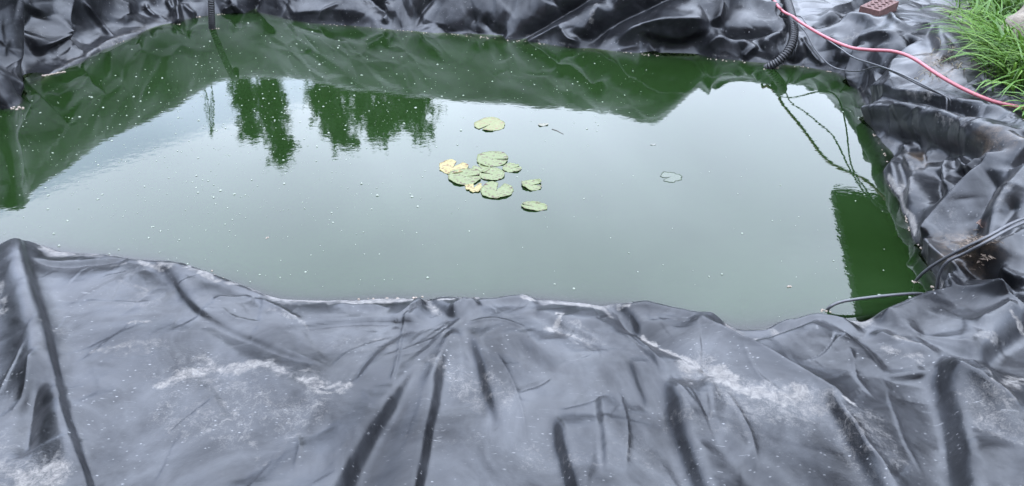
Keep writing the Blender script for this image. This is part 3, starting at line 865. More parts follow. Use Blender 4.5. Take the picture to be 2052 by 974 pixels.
cab = [
 ([(1572, 0, .21), (1580, 20, .21), (1588, 30, .21), (1606, 34, .21), (1620, 52, .21), (1652, 76, .20), (1682, 96, .20), (1712, 116, .20), (1758, 131, .25), (1800, 146, .28), (1850, 170, .29), (1900, 196, .27)], .0036,
  'thin black cable passing just under the pink hose on the far right bank'),
 ([(1590, 40, .21), (1614, 64, .18), (1634, 100, .12), (1662, 130, .07), (1692, 141, .07), (1725, 142, .14), (1760, 134, .24), (1800, 149, .27), (1850, 174, .28), (1894, 192, .26)], .0036,
  'thin black cable looping lowest over the water beside the curved corrugated hose'),
 ([(2100, 420, .24), (2030, 446, .24), (1980, 474, .22), (1930, 498, .17), (1882, 524, .10), (1852, 545, .05), (1836, 562, .005), (1828, 575, -.05)], .0048,
  'short black cable arching from the right edge straight down into the pond'),
 ([(2100, 428, .24), (2030, 455, .235), (1980, 483, .215), (1932, 508, .16), (1897, 526, .12), (1882, 552, .07), (1876, 580, .02), (1868, 592, -.006), (1838, 588, .014), (1780, 592, .032), (1720, 599, .034), (1682, 606, .026), (1661, 617, .008), (1652, 630, -.03)], .0048,
  'longer black cable dipping into the water and looping up above the surface')]
for k, r, lab in cab:
    P = pix_path(k, .006, r)
    if k[-1][2] > .1:                                           # tucked under the rolled fold
        e_ = (P[-1] - P[-4]) / np.linalg.norm(P[-1] - P[-4])
        P = np.vstack([P, [P[-1] + e_ * .015 * i - np.array([0, 0, .010 * i * i]) for i in (1, 2, 3, 4)]])
    v, f = sweep(P, r, 10)
    tag(link_mesh('power_cable', v, f, cable_mat), lab, 'cable', 'black pump cables')

# ------------------------------------------------------------------ brick with holes
def make_brick():
    L, W, H = .215, .1025, .065
    bm = bmesh.new()
    nx_, ny_ = 5, 2
    mx, my = .012, .012
    cw_, ch = (L - 2 * mx) / nx_, (W - 2 * my) / ny_
    SEG = 16
    def vert(x, y, z): return bm.verts.new((x - L / 2, y - W / 2, z))
    for top, z in ((True, H), (False, 0)):
        for i in range(nx_):
            for j in range(ny_):
                x0, y0 = mx + i * cw_, my + j * ch
                c0, c1 = x0 + cw_ / 2, y0 + ch / 2
                outer, ring_, low = [], [], []
                for k in range(SEG):
                    a = math.tau * (k + .5) / SEG
                    ca, sa = math.cos(a), math.sin(a)
                    m = 1 / max(abs(ca), abs(sa))
                    outer.append(vert(c0 + ca * m * cw_ / 2, c1 + sa * m * ch / 2, z))
                    ring_.append(vert(c0 + ca * .0115, c1 + sa * .0115, z))
                    low.append(vert(c0 + ca * .0105, c1 + sa * .0105, H / 2))
                for k in range(SEG):
                    k2 = (k + 1) % SEG
                    bm.faces.new((outer[k], outer[k2], ring_[k2], ring_[k]))
                    bm.faces.new((ring_[k], ring_[k2], low[k2], low[k]))
                bm.faces.new(low)
        for (xa, xb, ya, yb) in ((0, L, 0, my), (0, L, W - my, W), (0, mx, my, W - my), (L - mx, L, my, W - my)):
            bm.faces.new([vert(xa, ya, z), vert(xb, ya, z), vert(xb, yb, z), vert(xa, yb, z)])
    for (a, b) in (((0, 0), (L, 0)), ((L, 0), (L, W)), ((L, W), (0, W)), ((0, W), (0, 0))):
        n = 8
        for i in range(n):
            t0, t1 = i / n, (i + 1) / n
            p = [(a[0] + (b[0] - a[0]) * t, a[1] + (b[1] - a[1]) * t) for t in (t0, t1)]
            bm.faces.new([vert(*p[0], 0), vert(*p[1], 0), vert(*p[1], H), vert(*p[0], H)])
    bmesh.ops.remove_doubles(bm, verts=bm.verts, dist=.0004)
    bmesh.ops.recalc_face_normals(bm, faces=bm.faces)
    return bm
brick_mat = simple('red_brown_brick', (.042, .018, .015), (.078, .034, .028), 45, .8, .6, .003)
bo = bm_obj('brick', make_brick(), brick_mat)
c = at_z(1756, 43, .205); e2 = at_z(1814, 17, .205)
ang = math.atan2(e2[1] - c[1], e2[0] - c[0])
off = Matrix.Rotation(ang, 3, 'Z') @ Vector((.1075, .051, 0))
gz_ = max([g for g in (V2near((c[0] + off.x * k_, c[1] + off.y * k_)) for k_ in (.3, 1, 1.6)) if g is not None] + [.2])
print('brick base', gz_)
c = at_z(1756, 43, gz_)
bo.location = (c[0] + off.x, c[1] + off.y, gz_ - .006); bo.rotation_euler = (R_(2), R_(-2), ang)
tag(bo, 'red-brown perforated brick weighing down the liner at the far right', 'brick')

# ------------------------------------------------------------------ stones
stone_mat = simple('rough_beige_stone', (.070, .056, .042), (.150, .126, .098), 24, .9, .9, .006)
def stone(c, s, label, seed):
    bm = bmesh.new()
    bmesh.ops.create_icosphere(bm, subdivisions=4, radius=1.0)
    P = np.array([v.co[:] for v in bm.verts])
    n = vnoise(P, 1.1, seed) * .30 + vnoise(P, 2.7, seed + 3) * .14 + vnoise(P, 8, seed + 5) * .05
    P = np.sign(P) * np.abs(P) ** .72 * (1 + n)[:, None] * np.array(s)
    for v_, p in zip(bm.verts, P): v_.co = p
    o = bm_obj('stone', bm, stone_mat, smooth=True)
    o.location = c; o.rotation_euler = (.1, .1, seed)
    return tag(o, label, 'stone', 'garden stones at the right edge')
p = at_z(2068, 70, .30); stone((p[0], p[1], .29), (.105, .12, .16), 'beige rough stone half hidden in grass at the top right corner', 1.3)
p = at_z(2072, 285, .24); stone((p[0], p[1], .24), (.055, .07, .07), 'small pale stone at the right edge below the grass blades', 4.1)

# ------------------------------------------------------------------ grass
def leaf_material(name, c1, c2, c3):
    M = Mat(name)
    at = M.n('ShaderNodeAttribute', attribute_name='tint').outputs['Fac']
    cc = M.ramp(at, (0.0, c1), (0.6, c2), (1.0, c3))
    M.l(cc, M.b.inputs['Base Color'])
    M.b.inputs['Roughness'].default_value = 0.5
    M.b.inputs['Specular IOR Level'].default_value = 0.35
    tr = M.n('ShaderNodeBsdfTranslucent', {'Color': cc})
    mx = M.n('ShaderNodeMixShader', {0: 0.3, 1: M.b, 2: tr})
    M.l(mx, M.o.inputs['Surface'])
    return M.m
grass_mat = leaf_material('fresh_grass_blades', (.026, .062, .008), (.050, .112, .014), (.090, .150, .024))
dry_mat = leaf_material('dry_straw', (.06, .045, .025), (.10, .08, .045), (.14, .12, .07))
def blades(name, spots, n, length, width, mat, lean=None, spread=.06, droop=1.0):
    vs, fs, ti = [], [], []
    for k in range(n):
        sx, sy, sz = spots[random.randrange(len(spots))]
        x, y = sx + random.gauss(0, spread), sy + random.gauss(0, spread)
        g = V2near((x, y)); z = max(sz, g if g is not None else sz) - .01
        a = random.uniform(0, math.tau)
        dx_, dy_ = math.cos(a), math.sin(a)
        if lean: dx_ += lean[0] * random.uniform(.3, 1.4); dy_ += lean[1] * random.uniform(.3, 1.4)
        l = math.hypot(dx_, dy_); dx_ /= l; dy_ /= l
        Ln = length * random.uniform(.45, 1.15); w = width * random.uniform(.6, 1.2)
        el = random.uniform(.75, 1.4); t = random.random()
        px_, py_, pz_ = x, y, z
        b0 = len(vs); S = 6
        for i in range(S + 1):
            u = i / S
            ww = w * (math.sin(math.pi * min(1, .22 + .78 * u)) ** .8 if i < S else 0.02)
            vs.append((px_ - dy_ * ww / 2, py_ + dx_ * ww / 2, pz_)); vs.append((px_, py_, pz_ - ww * .18)); vs.append((px_ + dy_ * ww / 2, py_ - dx_ * ww / 2, pz_))
            ti += [t * .8 + .2 * u] * 3
            if i < S:
                for q in (0, 1): fs.append((b0 + i * 3 + q, b0 + i * 3 + q + 1, b0 + i * 3 + 4 + q, b0 + i * 3 + 3 + q))
            st_ = Ln / S
            px_ += dx_ * math.cos(el) * st_; py_ += dy_ * math.cos(el) * st_; pz_ += math.sin(el) * st_
            el -= droop * random.uniform(.15, .42)
    o = link_mesh(name, vs, fs, mat)
    at = o.data.attributes.new('tint', 'FLOAT', 'POINT'); at.data.foreach_set('value', np.array(ti, np.float32))
    return o
def gz(px, py, z=.25):
    p = at_z(px, py, z); return (p[0], p[1], z)
tag(blades('grass', [gz(a, b) for a, b in ((1975, 30), (2005, 15), (1990, 55), (2010, 75), (2035, 25), (1990, -15), (2025, -25), (1960, 5), (1965, -20), (2040, 100), (2015, 105), (2060, -30))], 700, .22, .0095, grass_mat, (-.5, -.4), .06),
    'dense bright green grass growing above the liner at the top right', 'grass', None, 'stuff')
tag(blades('grass', [gz(a, b, .26) for a, b in ((2055, 150), (2075, 165), (2040, 140), (2090, 190), (2060, 175), (2050, 120), (2018, 128), (2000, 118), (2030, 160), (1990, 100), (2045, 195))], 420, .32, .0115, grass_mat, (-1.3, -.35), .055, .85),
    'long green grass blades leaning left over the liner beside the pink hose end', 'grass', None, 'stuff')
tag(blades('grass', [gz(a, b, .26) for a, b in ((2080, 245), (2090, 230))], 34, .22, .012, grass_mat, (-1.5, -.1), .03, .9),
    'few broad grass blades at the right edge under the pink hose', 'grass', None, 'stuff')
tag(blades('dry_grass', [gz(a, b, .26) for a, b in ((1885, 130), (1895, 120), (1905, 125), (1870, 150), (1900, 140), (1950, 100))], 90, .07, .0035, dry_mat, (.2, -.2), .03, 1.4),
    'wisps of dry straw on the liner left of the grass', 'dry grass', None, 'stuff')

# ------------------------------------------------------------------ dead leaf and litter on the right bank
leafd = simple('dead_brown_leaf', (.055, .030, .022), (.115, .070, .052), 40, .7, .5)
bark = simple('bark_litter', (.030, .020, .014), (.10, .075, .055), 120, .85, .4)
def sheet_leaf(name, c, r, aspect, mat, rotz, curl, seed, tilt=(0, 0), notch=0.0):
    nr, na = 7, 26
    rs = np.random.default_rng(seed)
    vs, fs = [(0, 0, 0)], []
    ph = rs.uniform(0, math.tau, 4)
    for i in range(1, nr + 1):
        for k in range(na):
            a = math.tau * k / na
            e_ = 1 + .10 * math.sin(3 * a + ph[0]) + .07 * math.sin(5 * a + ph[1]) + .04 * math.sin(9 * a + ph[2])
            rr = r * e_ * i / nr
            x, y = rr * math.cos(a), rr * math.sin(a) * aspect
            vs.append((x, y, curl * ((x / r) ** 2 * 1.2 - (y / r) * .4 + .25 * math.sin(4 * a + ph[3]) * (i / nr) ** 2) * r))
    for k in range(na): fs.append((0, 1 + k, 1 + (k + 1) % na))
    for i in range(nr - 1):
        for k in range(na):
            a0 = 1 + i * na
            fs.append((a0 + k, a0 + na + k, a0 + na + (k + 1) % na, a0 + (k + 1) % na))
    nv = len(vs)                                                 # underside, so that the leaf has thickness
    vs += [(x, y, z - .0008) for x, y, z in vs]
    fs += [tuple(nv + q for q in reversed(f)) for f in fs[:]]
    a0 = 1 + (nr - 1) * na
    for k in range(na):
        fs.append((a0 + k, nv + a0 + k, nv + a0 + (k + 1) % na, a0 + (k + 1) % na))
    o = link_mesh(name, vs, fs, mat)
    o.location = c; o.rotation_euler = (tilt[0], tilt[1], rotz)
    return o
p = on_liner(1963, 456)
tag(sheet_leaf('dead_leaf', (p[0], p[1], p[2] + .012), .021, .75, leafd, .7, .5, 3, (.5, -.2)), 'curled dead brown leaf on the right bank under the two cables', 'leaf')
vs, fs = [], []
for k in range(420):
    q = on_liner(random.gauss(1962, 14), random.gauss(500, 13)) + np.array([random.gauss(0, .006), random.gauss(0, .006), random.uniform(.001, .010)])
    a = random.uniform(0, math.tau); ln = random.uniform(.003, .012)
    d = np.array([math.cos(a), math.sin(a), random.uniform(-.4, .4)]) * ln
    if k % 3:
        e_ = np.array([-math.sin(a), math.cos(a), random.uniform(-.5, .5)]) * ln * random.uniform(.3, .7)
        b0 = len(vs); vs += [q - d, q + e_ * .8, q + d, q - e_]; vs += [p_ - np.array([0, 0, .0008]) for p_ in vs[b0:b0 + 4]]
        fs += [(b0, b0 + 1, b0 + 2, b0 + 3), (b0 + 7, b0 + 6, b0 + 5, b0 + 4)] + [(b0 + i, b0 + 4 + i, b0 + 4 + (i + 1) % 4, b0 + (i + 1) % 4) for i in range(4)]
        continue
    v_, f_ = sweep([q - d, q + d * .1 + np.array([0, 0, .0015]), q + d], [random.uniform(.0006, .0016)] * 3, 5)
    b0 = len(vs); vs += v_; fs += [tuple(b0 + i for i in f) for f in f_]
tag(link_mesh('plant_litter', vs, fs, bark, smooth=False), 'heap of brown bark and twig litter in a hollow of the right bank', 'litter', None, 'stuff')

# ------------------------------------------------------------------ lily pads
def pad_material(name, c_in, c_mid, brown, amt):
    M = Mat(name)
    v = M.coord()
    n = M.noise(v, 45, 4, .6, .5)
    c = M.ramp(n, (.3, c_in), (.7, c_mid))
    mpv = M.n('ShaderNodeMapping', {'Vector': v, 'Rotation': (0, 0, .5), 'Scale': (.55, 1.35, 1)})
    spots = M.ramp(M.noise(mpv.outputs[0], 95, 2, .6, .4), (1 - amt, (0, 0, 0)), (1 - amt + .04, (1, 1, 1)))
    c = M.mix(spots, c, brown)
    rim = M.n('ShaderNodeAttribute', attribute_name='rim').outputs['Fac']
    rim_shade = M.ramp(M.math('ADD', rim, M.math('MULTIPLY', M.noise(v, 60, 3), .22)), (1.06, (0, 0, 0)), (1.14, (1, 1, 1)))  # dark edge outline: shade of the gap at the water painted into the colour
    c = M.mix(rim_shade, c, brown)
    M.l(c, M.b.inputs['Base Color'])
    M.b.inputs['Specular IOR Level'].default_value = .18
    M.b.inputs['Roughness'].default_value = .45
    M.l(M.bump(M.noise(v, 160, 3), .25, .001), M.b.inputs['Normal'])
    return M.m
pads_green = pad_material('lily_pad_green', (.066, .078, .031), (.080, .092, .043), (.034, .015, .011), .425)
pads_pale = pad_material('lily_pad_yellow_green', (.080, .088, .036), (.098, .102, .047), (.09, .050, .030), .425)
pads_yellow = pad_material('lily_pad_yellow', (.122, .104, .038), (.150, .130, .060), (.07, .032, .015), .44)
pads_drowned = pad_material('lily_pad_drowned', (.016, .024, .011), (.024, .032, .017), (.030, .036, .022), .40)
def lily_pad(px, py, half, notch, nw, mat, label, seed, z=.0014, aspect=1.0, rag=.03, rot=0.0, curl=.0, fold=0.0, relief=1.0):
    c = at_z(px, py, 0)
    _, _, dp = proj(c)
    r = half * dp / FPX
    rs = np.random.default_rng(seed)
    ph = rs.uniform(0, math.tau, 6)
    nr, na = 8, 56
    top = []
    na_ = na
    angs = np.linspace(nw, math.tau - nw, na_) + R_(notch)
    for i in range(nr + 1):
        for a in angs:
            t = (a - R_(notch)) / math.tau
            e_ = 1 + rag * (math.sin(3 * a + ph[0]) + .7 * math.sin(7 * a + ph[1]) + .5 * math.sin(13 * a + ph[2]))
            e_ *= 1 - .10 * math.exp(-((min(t, 1 - t) * math.tau - nw) / .25) ** 2)      # rounded lobe tips
            u = i / nr
            rr = r * e_ * (.03 + .97 * u)
            x, y = rr * math.cos(a), rr * math.sin(a) * aspect
            zz_ = .0012 * math.sin(2 * a + ph[3]) * u + .0022 * max(0, u - .82) / .18 * (1 + .8 * math.sin(4 * a + ph[4])) + .0006 * math.cos(14 * a) * u
            zz_ += curl * r * max(0, u - .72) * max(0, math.sin(2 * a + ph[5])) * 2.2
            zz_ *= relief
            if fold and y < 0: zz_ += -y * 1.2; y *= .35
            top.append((x, y, zz_))
    fs = []
    for i in range(nr):
        for k in range(na_ - 1):
            fs.append((i * na_ + k, (i + 1) * na_ + k, (i + 1) * na_ + k + 1, i * na_ + k + 1))
    nv = len(top)
    vs = top + [(x, y, z_ - .0009) for x, y, z_ in top]
    fs += [tuple(nv + q for q in reversed(f)) for f in fs[:]]
    edge = [nr * na_ + k for k in range(na_)]
    loop = [i * na_ for i in range(nr + 1)] + edge[1:] + [i * na_ + na_ - 1 for i in range(nr - 1, -1, -1)]
    for a, b in zip(loop, loop[1:]): fs.append((a, nv + a, nv + b, b))
    o = link_mesh('lily_pad', vs, fs, mat)
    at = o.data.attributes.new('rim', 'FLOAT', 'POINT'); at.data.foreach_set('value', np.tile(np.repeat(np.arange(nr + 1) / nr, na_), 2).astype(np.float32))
    o.location = (c[0], c[1], z); o.rotation_euler = (0, 0, rot)
    return tag(o, label, 'lily pad', 'lily pads floating in mid pond')
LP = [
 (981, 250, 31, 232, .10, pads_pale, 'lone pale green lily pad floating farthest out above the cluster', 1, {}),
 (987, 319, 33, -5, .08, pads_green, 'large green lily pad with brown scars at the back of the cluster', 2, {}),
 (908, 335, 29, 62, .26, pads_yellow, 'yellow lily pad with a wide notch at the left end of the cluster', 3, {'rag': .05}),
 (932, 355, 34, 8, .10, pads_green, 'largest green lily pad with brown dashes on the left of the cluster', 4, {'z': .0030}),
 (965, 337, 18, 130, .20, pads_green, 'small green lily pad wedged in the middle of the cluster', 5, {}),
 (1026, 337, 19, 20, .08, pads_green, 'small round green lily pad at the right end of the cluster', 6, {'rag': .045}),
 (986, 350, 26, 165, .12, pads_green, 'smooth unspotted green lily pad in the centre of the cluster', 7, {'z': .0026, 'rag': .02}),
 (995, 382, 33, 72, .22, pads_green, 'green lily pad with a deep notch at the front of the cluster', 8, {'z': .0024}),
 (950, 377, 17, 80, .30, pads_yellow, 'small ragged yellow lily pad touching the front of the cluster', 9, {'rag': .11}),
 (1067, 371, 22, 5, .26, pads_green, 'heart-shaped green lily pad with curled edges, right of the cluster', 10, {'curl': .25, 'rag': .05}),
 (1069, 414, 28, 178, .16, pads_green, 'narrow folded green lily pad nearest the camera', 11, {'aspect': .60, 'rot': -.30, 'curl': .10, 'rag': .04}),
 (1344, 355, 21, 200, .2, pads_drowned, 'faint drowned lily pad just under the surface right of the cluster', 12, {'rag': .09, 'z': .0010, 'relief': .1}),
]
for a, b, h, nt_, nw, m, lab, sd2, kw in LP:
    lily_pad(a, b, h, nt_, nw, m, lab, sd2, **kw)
pads_drowned.node_tree.nodes['Principled BSDF'].inputs['Roughness'].default_value = .06
pads_drowned.node_tree.nodes['Principled BSDF'].inputs['Specular IOR Level'].default_value = .24

# ------------------------------------------------------------------ floating scraps, foam and specks
foam_mat = simple('tan_foam_scum', (.10, .075, .055), (.17, .14, .115), 160, .8, .5, .001)
pale_mat = simple('pale_speck', (.085, .098, .074), (.14, .152, .122), 300, .5, .0)
def blob_cluster(name, c, n, spread, size, mat, label=None, seed=0, stretch=(1, .5), kind=None, ang=0.0):
    rs = np.random.default_rng(seed + 50)
    vs, fs = [], []
    ca, sa = math.cos(ang), math.sin(ang)
    for k in range(n):
        ox, oy = rs.normal(0, spread * stretch[0]), rs.normal(0, spread * stretch[1])
        if n > 20: ox = spread * (k / (n - 1) * 3.4 - 1.7)
        add_blob(vs, fs, c[0] + ox * ca - oy * sa, c[1] + ox * sa + oy * ca, c[2], size * rs.uniform(.5, 1.3), rs)
    o = link_mesh(name, vs, fs, mat)
    return tag(o, label, 'scum' if label else None, None, kind)
def add_blob(vs, fs, x, y, z, r, rs):
    b0 = len(vs); na = 7
    ph = rs.uniform(0, math.tau); asp = rs.uniform(.6, 1.0); ca, sa = math.cos(ph), math.sin(ph)
    hgt = r * rs.uniform(.35, .7)
    rad = [r * rs.uniform(.75, 1.25) for _ in range(na)]
    for lev, (sc, zz_) in enumerate(((1.0, -.001), (.92, hgt * .5), (.5, hgt))):
        for k in range(na):
            a = math.tau * k / na
            u, v_ = rad[k] * sc * math.cos(a), rad[k] * sc * math.sin(a) * asp
            vs.append((x + u * ca - v_ * sa, y + u * sa + v_ * ca, z + zz_))
    for l in range(2):
        for k in range(na):
            k2 = (k + 1) % na
            fs.append((b0 + l * na + k, b0 + l * na + k2, b0 + (l + 1) * na + k2, b0 + (l + 1) * na + k))
    fs.append(tuple(b0 + 2 * na + k for k in range(na)))
def wz(px, py): p = at_z(px, py, 0); return (p[0], p[1], .0005)
for px, py, n, sp, sz, st_, an, lab in [
    (1833, 565, 9, .006, .0045, (1, .5), 0, 'tan foam scum round the cable end in the dark green corner'),
    (425, 58, 12, .018, .005, (1, .25), 0, 'tan foam scum ringing the foot of the straight corrugated hose'),
    (392, 34, 10, .022, .006, (1, .2), .0, 'long tan scum flake left of the straight corrugated hose'),
    (108, 148, 26, .030, .006, (1, .10), .55, 'tan scum streak along the dusty left shore'),
    (36, 217, 8, .018, .007, (1, .3), 0, 'pale scum at the foot of the big hanging fold on the left'),
    (432, 557, 9, .010, .004, (1, .4), 0, 'pale scum flake at the left end of the near shore'),
    (1582, 574, 4, .004, .0045, (1, .7), 0, 'small pinkish scrap floating alone near the looped cable'),
    (533, 477, 4, .005, .0035, (1, .5), .3, 'small tan scrap floating in the left half of the pond'),
    (1666, 143, 9, .014, .006, (1, .4), 0, 'orange-tan scum under the low cable loop'),
    (1655, 624, 6, .006, .004, (1, .6), 0, 'pale scum at the tip of the looped cable'),
    (1798, 380, 44, .020, .0055, (1, .10), -1.15, 'tan scum strip along the middle of the right shore'),
    (1740, 232, 5, .008, .006, (1, .5), 0, 'pale scum at the tip of the rolled fold on the right shore')]:
    blob_cluster('scum', wz(px, py), n, sp, sz, foam_mat, lab, px, st_, None, an)
vs, fs = [], []
rs = np.random.default_rng(11)
for a, b, n in [((640, 47), (700, 51), 16), ((710, 53), (860, 66), 18), ((870, 67), (1040, 82), 22), ((1050, 84), (1180, 98), 14), ((1230, 103), (1320, 112), 12), ((1400, 116), (1500, 126), 12),
                ((1530, 138), (1560, 137), 14), ((1570, 131), (1640, 136), 12), ((1690, 148), (1700, 152), 4), ((1750, 262), (1790, 348), 16), ((1812, 420), (1822, 462), 10), ((1830, 470), (1862, 520), 16),
                ((1868, 575), (1882, 598), 10), ((340, 46), (370, 48), 9), ((600, 608), (660, 607), 6), ((700, 602), (860, 596), 14), ((432, 556), (424, 546), 4), ((230, 90), (250, 80), 4), ((435, 29), (450, 30), 6)]:
    for k in range(n):
        t = rs.random(); p = wz(a[0] + (b[0] - a[0]) * t + rs.normal(0, 1.5), a[1] + (b[1] - a[1]) * t + rs.normal(0, 1.2))
        add_blob(vs, fs, p[0], p[1], .0005, rs.uniform(.002, .0055), rs)
tag(link_mesh('scum_crumbs', vs, fs, foam_mat), 'tan crumbs of scum strung along the waterline', 'scum', None, 'stuff')
# specks: pollen and bubbles all over the surface
def in_water(px, py):
    q = at_z(px, py, 0)[:2]
    x, y = q
    c_, n = False, len(wl)
    for i in range(n):
        x1, y1 = wl[i]; x2, y2 = wl[i - 1]
        if (y1 > y) != (y2 > y) and x < (x2 - x1) * (y - y1) / (y2 - y1 + 1e-12) + x1: c_ = not c_
    return c_
vs, fs = [], []
k = 0
while k < 1500:
    if rs.random() < .62: px, py = rs.normal(430, 240), rs.normal(270, 120)
    elif rs.random() < .5: px, py = rs.uniform(400, 1300), rs.uniform(40, 260)
    else: px, py = rs.uniform(0, 1880), rs.uniform(30, 640)
    if rs.random() < .35: px, py = px + rs.normal(0, 14), py + rs.normal(0, 7)
    if not in_water(px, py): continue
    p = wz(px, py); k += 1
    add_blob(vs, fs, p[0], p[1], .0003, min(.0062, .0008 + rs.exponential(.0012)), rs)
tag(link_mesh('floating_specks', vs, fs, pale_mat), 'tiny pale specks of pollen and bubbles scattered over the water', 'specks', None, 'stuff')
twig_mat = simple('wet_twig', (.025, .022, .016), (.05, .045, .032), 90, .5, .3)
v, f = sweep([wz(1106, 259), wz(1116, 262), wz(1129, 269)], [.0020, .0022, .0012], 7)
tag(link_mesh('twig', v, f, twig_mat), 'short dark twig floating right of the farthest lily pad', 'twig')
p = wz(1088, 250)
tag(sheet_leaf('leaf_fragment', (p[0], p[1], .001), .023, .7, simple('rotting_leaf', (.045, .045, .028), (.09, .085, .06), 60, .45, .3), .2, .12, 8), 'ragged brown leaf fragment floating beside the dark twig', 'leaf')
p = wz(1309, 290)
tag(sheet_leaf('leaf_fragment', (p[0], p[1], .001), .012, .45, simple('grey_leaf_scrap', (.06, .062, .05), (.10, .10, .085), 60, .45, .3), .1, .1, 9), 'tiny grey leaf scrap floating alone right of the lily pads', 'leaf')

# ------------------------------------------------------------------ surroundings, seen in the water and in the sheen of the liner
conifer_mat = leaf_material('dark_conifer_foliage', (.020, .048, .012), (.036, .078, .018), (.058, .105, .026))
bark_mat = simple('tree_bark', (.03, .022, .016), (.06, .045, .034), 12, .9, .6, .01)
def leaf_cloud(name, pts, size, mat, parent):
    rs = np.random.default_rng(len(pts))
    n = len(pts)
    a = rs.normal(size=(n, 3)); a /= np.linalg.norm(a, axis=1, keepdims=True)
    b = np.cross(a, rs.normal(size=(n, 3))); b /= np.linalg.norm(b, axis=1, keepdims=True)
    s_ = size * rs.uniform(.6, 1.4, (n, 1))
    vs = np.stack([pts - a * s_ * .5, pts + b * s_ * .3, pts + a * s_, pts - b * s_ * .3], 1).reshape(-1, 3)
    fs = np.arange(n * 4).reshape(-1, 4)
    o = link_mesh(name, vs, fs, mat, parent, smooth=False)
    at = o.data.attributes.new('tint', 'FLOAT', 'POINT'); at.data.foreach_set('value', np.repeat(rs.random(n), 4).astype(np.float32))
    return o
def conifer(px, py, dist, wid, label, seed):
    top = mirrored(px, py, dist)
    H = top[2]
    root = empty('conifer_tree', (top[0], top[1], .1))
    rs = np.random.default_rng(seed)
    v_, f_ = sweep([(top[0], top[1], 0), (top[0] + .03, top[1], H * .5), (top[0], top[1], H * .96)], [.11, .07, .015], 8)
    link_mesh('trunk', v_, f_, bark_mat, root)
    pts = []
    for k in range(64):                                          # boughs
        t = rs.uniform(.05, 1.0) ** .9
        z0 = H * (.06 + .92 * t); rr = wid * (1.02 - t) ** .55 * rs.uniform(.45, 1.45) + .05
        a = rs.uniform(0, math.tau)
        m = 42
        u = rs.random(m) ** .7
        pts.append(np.stack([top[0] + math.cos(a) * rr * u + rs.normal(0, .07, m), top[1] + math.sin(a) * rr * u + rs.normal(0, .07, m), z0 + .18 * u - .10 * rs.random(m) + rs.normal(0, .05, m)], 1))
    leaf_cloud('crown', np.vstack(pts), .095, conifer_mat, root)
    return tag(root, label, 'tree', 'conifers mirrored in the far left water')
for px, py, d, w, lab, sd2 in [
    (504, 268, 11.0, .11, 'slender conifer mirrored at the left end of the tree row', 1), (568, 322, 10.0, .15, 'tallest conifer, mirrored second from the left of the row', 2),
    (690, 290, 10.5, .36, 'broad conifer mirrored in the middle of the tree row', 3), (764, 276, 11.2, .42, 'conifer mirrored second from the right of the tree row', 4),
    (845, 286, 10.6, .40, 'conifer mirrored at the right end of the tree row', 5), (728, 258, 11.8, .5, 'low bushy conifer mirrored left of centre in the right-hand clump', 7), (806, 262, 12.0, .5, 'low bushy conifer mirrored right of centre in the right-hand clump', 8), (655, 256, 11.6, .24, 'low thin conifer mirrored at the left side of the right-hand clump', 9)]:
    conifer(px, py, d, w, lab, sd2)
# bare weed stems standing on the far left bank
stem_mat = simple('weed_stem', (.03, .045, .018), (.05, .07, .03), 40, .7, .2)
root = empty('tall_weed', tuple(mirrored(405, 190, 5.3) * np.array([1, 1, 0]) + np.array([0, 0, .3])))
for (x0, y0, x1, y1) in ((398, 190, 424, 274), (420, 212, 426, 262)):
    a, b = mirrored(x0, y0 - 60, 5.3), mirrored(x1, y1, 5.3)
    m = (a + b) / 2 + np.array([.02, 0, 0])
    v_, f_ = sweep(catmull([a, m, b], 8), .0035, 6); st_o = link_mesh('stem', v_, f_, stem_mat, root)
    pts = a + (b - a) * (np.random.default_rng(4).random((70, 1)) * .7 + .3) + np.random.default_rng(5).normal(0, .007, (70, 3))
    leaf_cloud('leaf', pts, .016, conifer_mat, root)
tag(root, 'thin bare weed stalks mirrored left of the tree row', 'weed')
# unseen boarding added beyond the pond to darken glare on the liner
fence_mat = simple('added_fence_wood', (.05, .036, .024), (.09, .068, .046), 14, .85, .5, .004)
unseen_fence = empty('added_board_fence', (0, 12.6, .1))
bm = bmesh.new(); box_bm(bm, (0, 0, 0), (.145, .022, 1.7)); bmesh.ops.bevel(bm, geom=bm.edges[:], offset=.004, segments=1, affect='EDGES')
bme = bpy.data.meshes.new('board'); bm.to_mesh(bme); bm.free(); bme.materials.append(fence_mat)
for k in range(120):
    o = bpy.data.objects.new('board', bme); col.objects.link(o); o.parent = unseen_fence
    o.location = (-9.2 + k * .152, 0, .88 + .02 * math.sin(k * 2.3)); o.rotation_euler = (0, .006 * math.sin(k * 1.7), 0)
for z in (.4, 1.4):
    bm = bmesh.new(); box_bm(bm, (0, 12.66, z + .1), (18.4, .04, .09)); bm_obj('rail', bm, fence_mat, unseen_fence)
tag(unseen_fence, 'weathered boarding added unseen beyond the conifers against liner glare', 'unseen_fence')
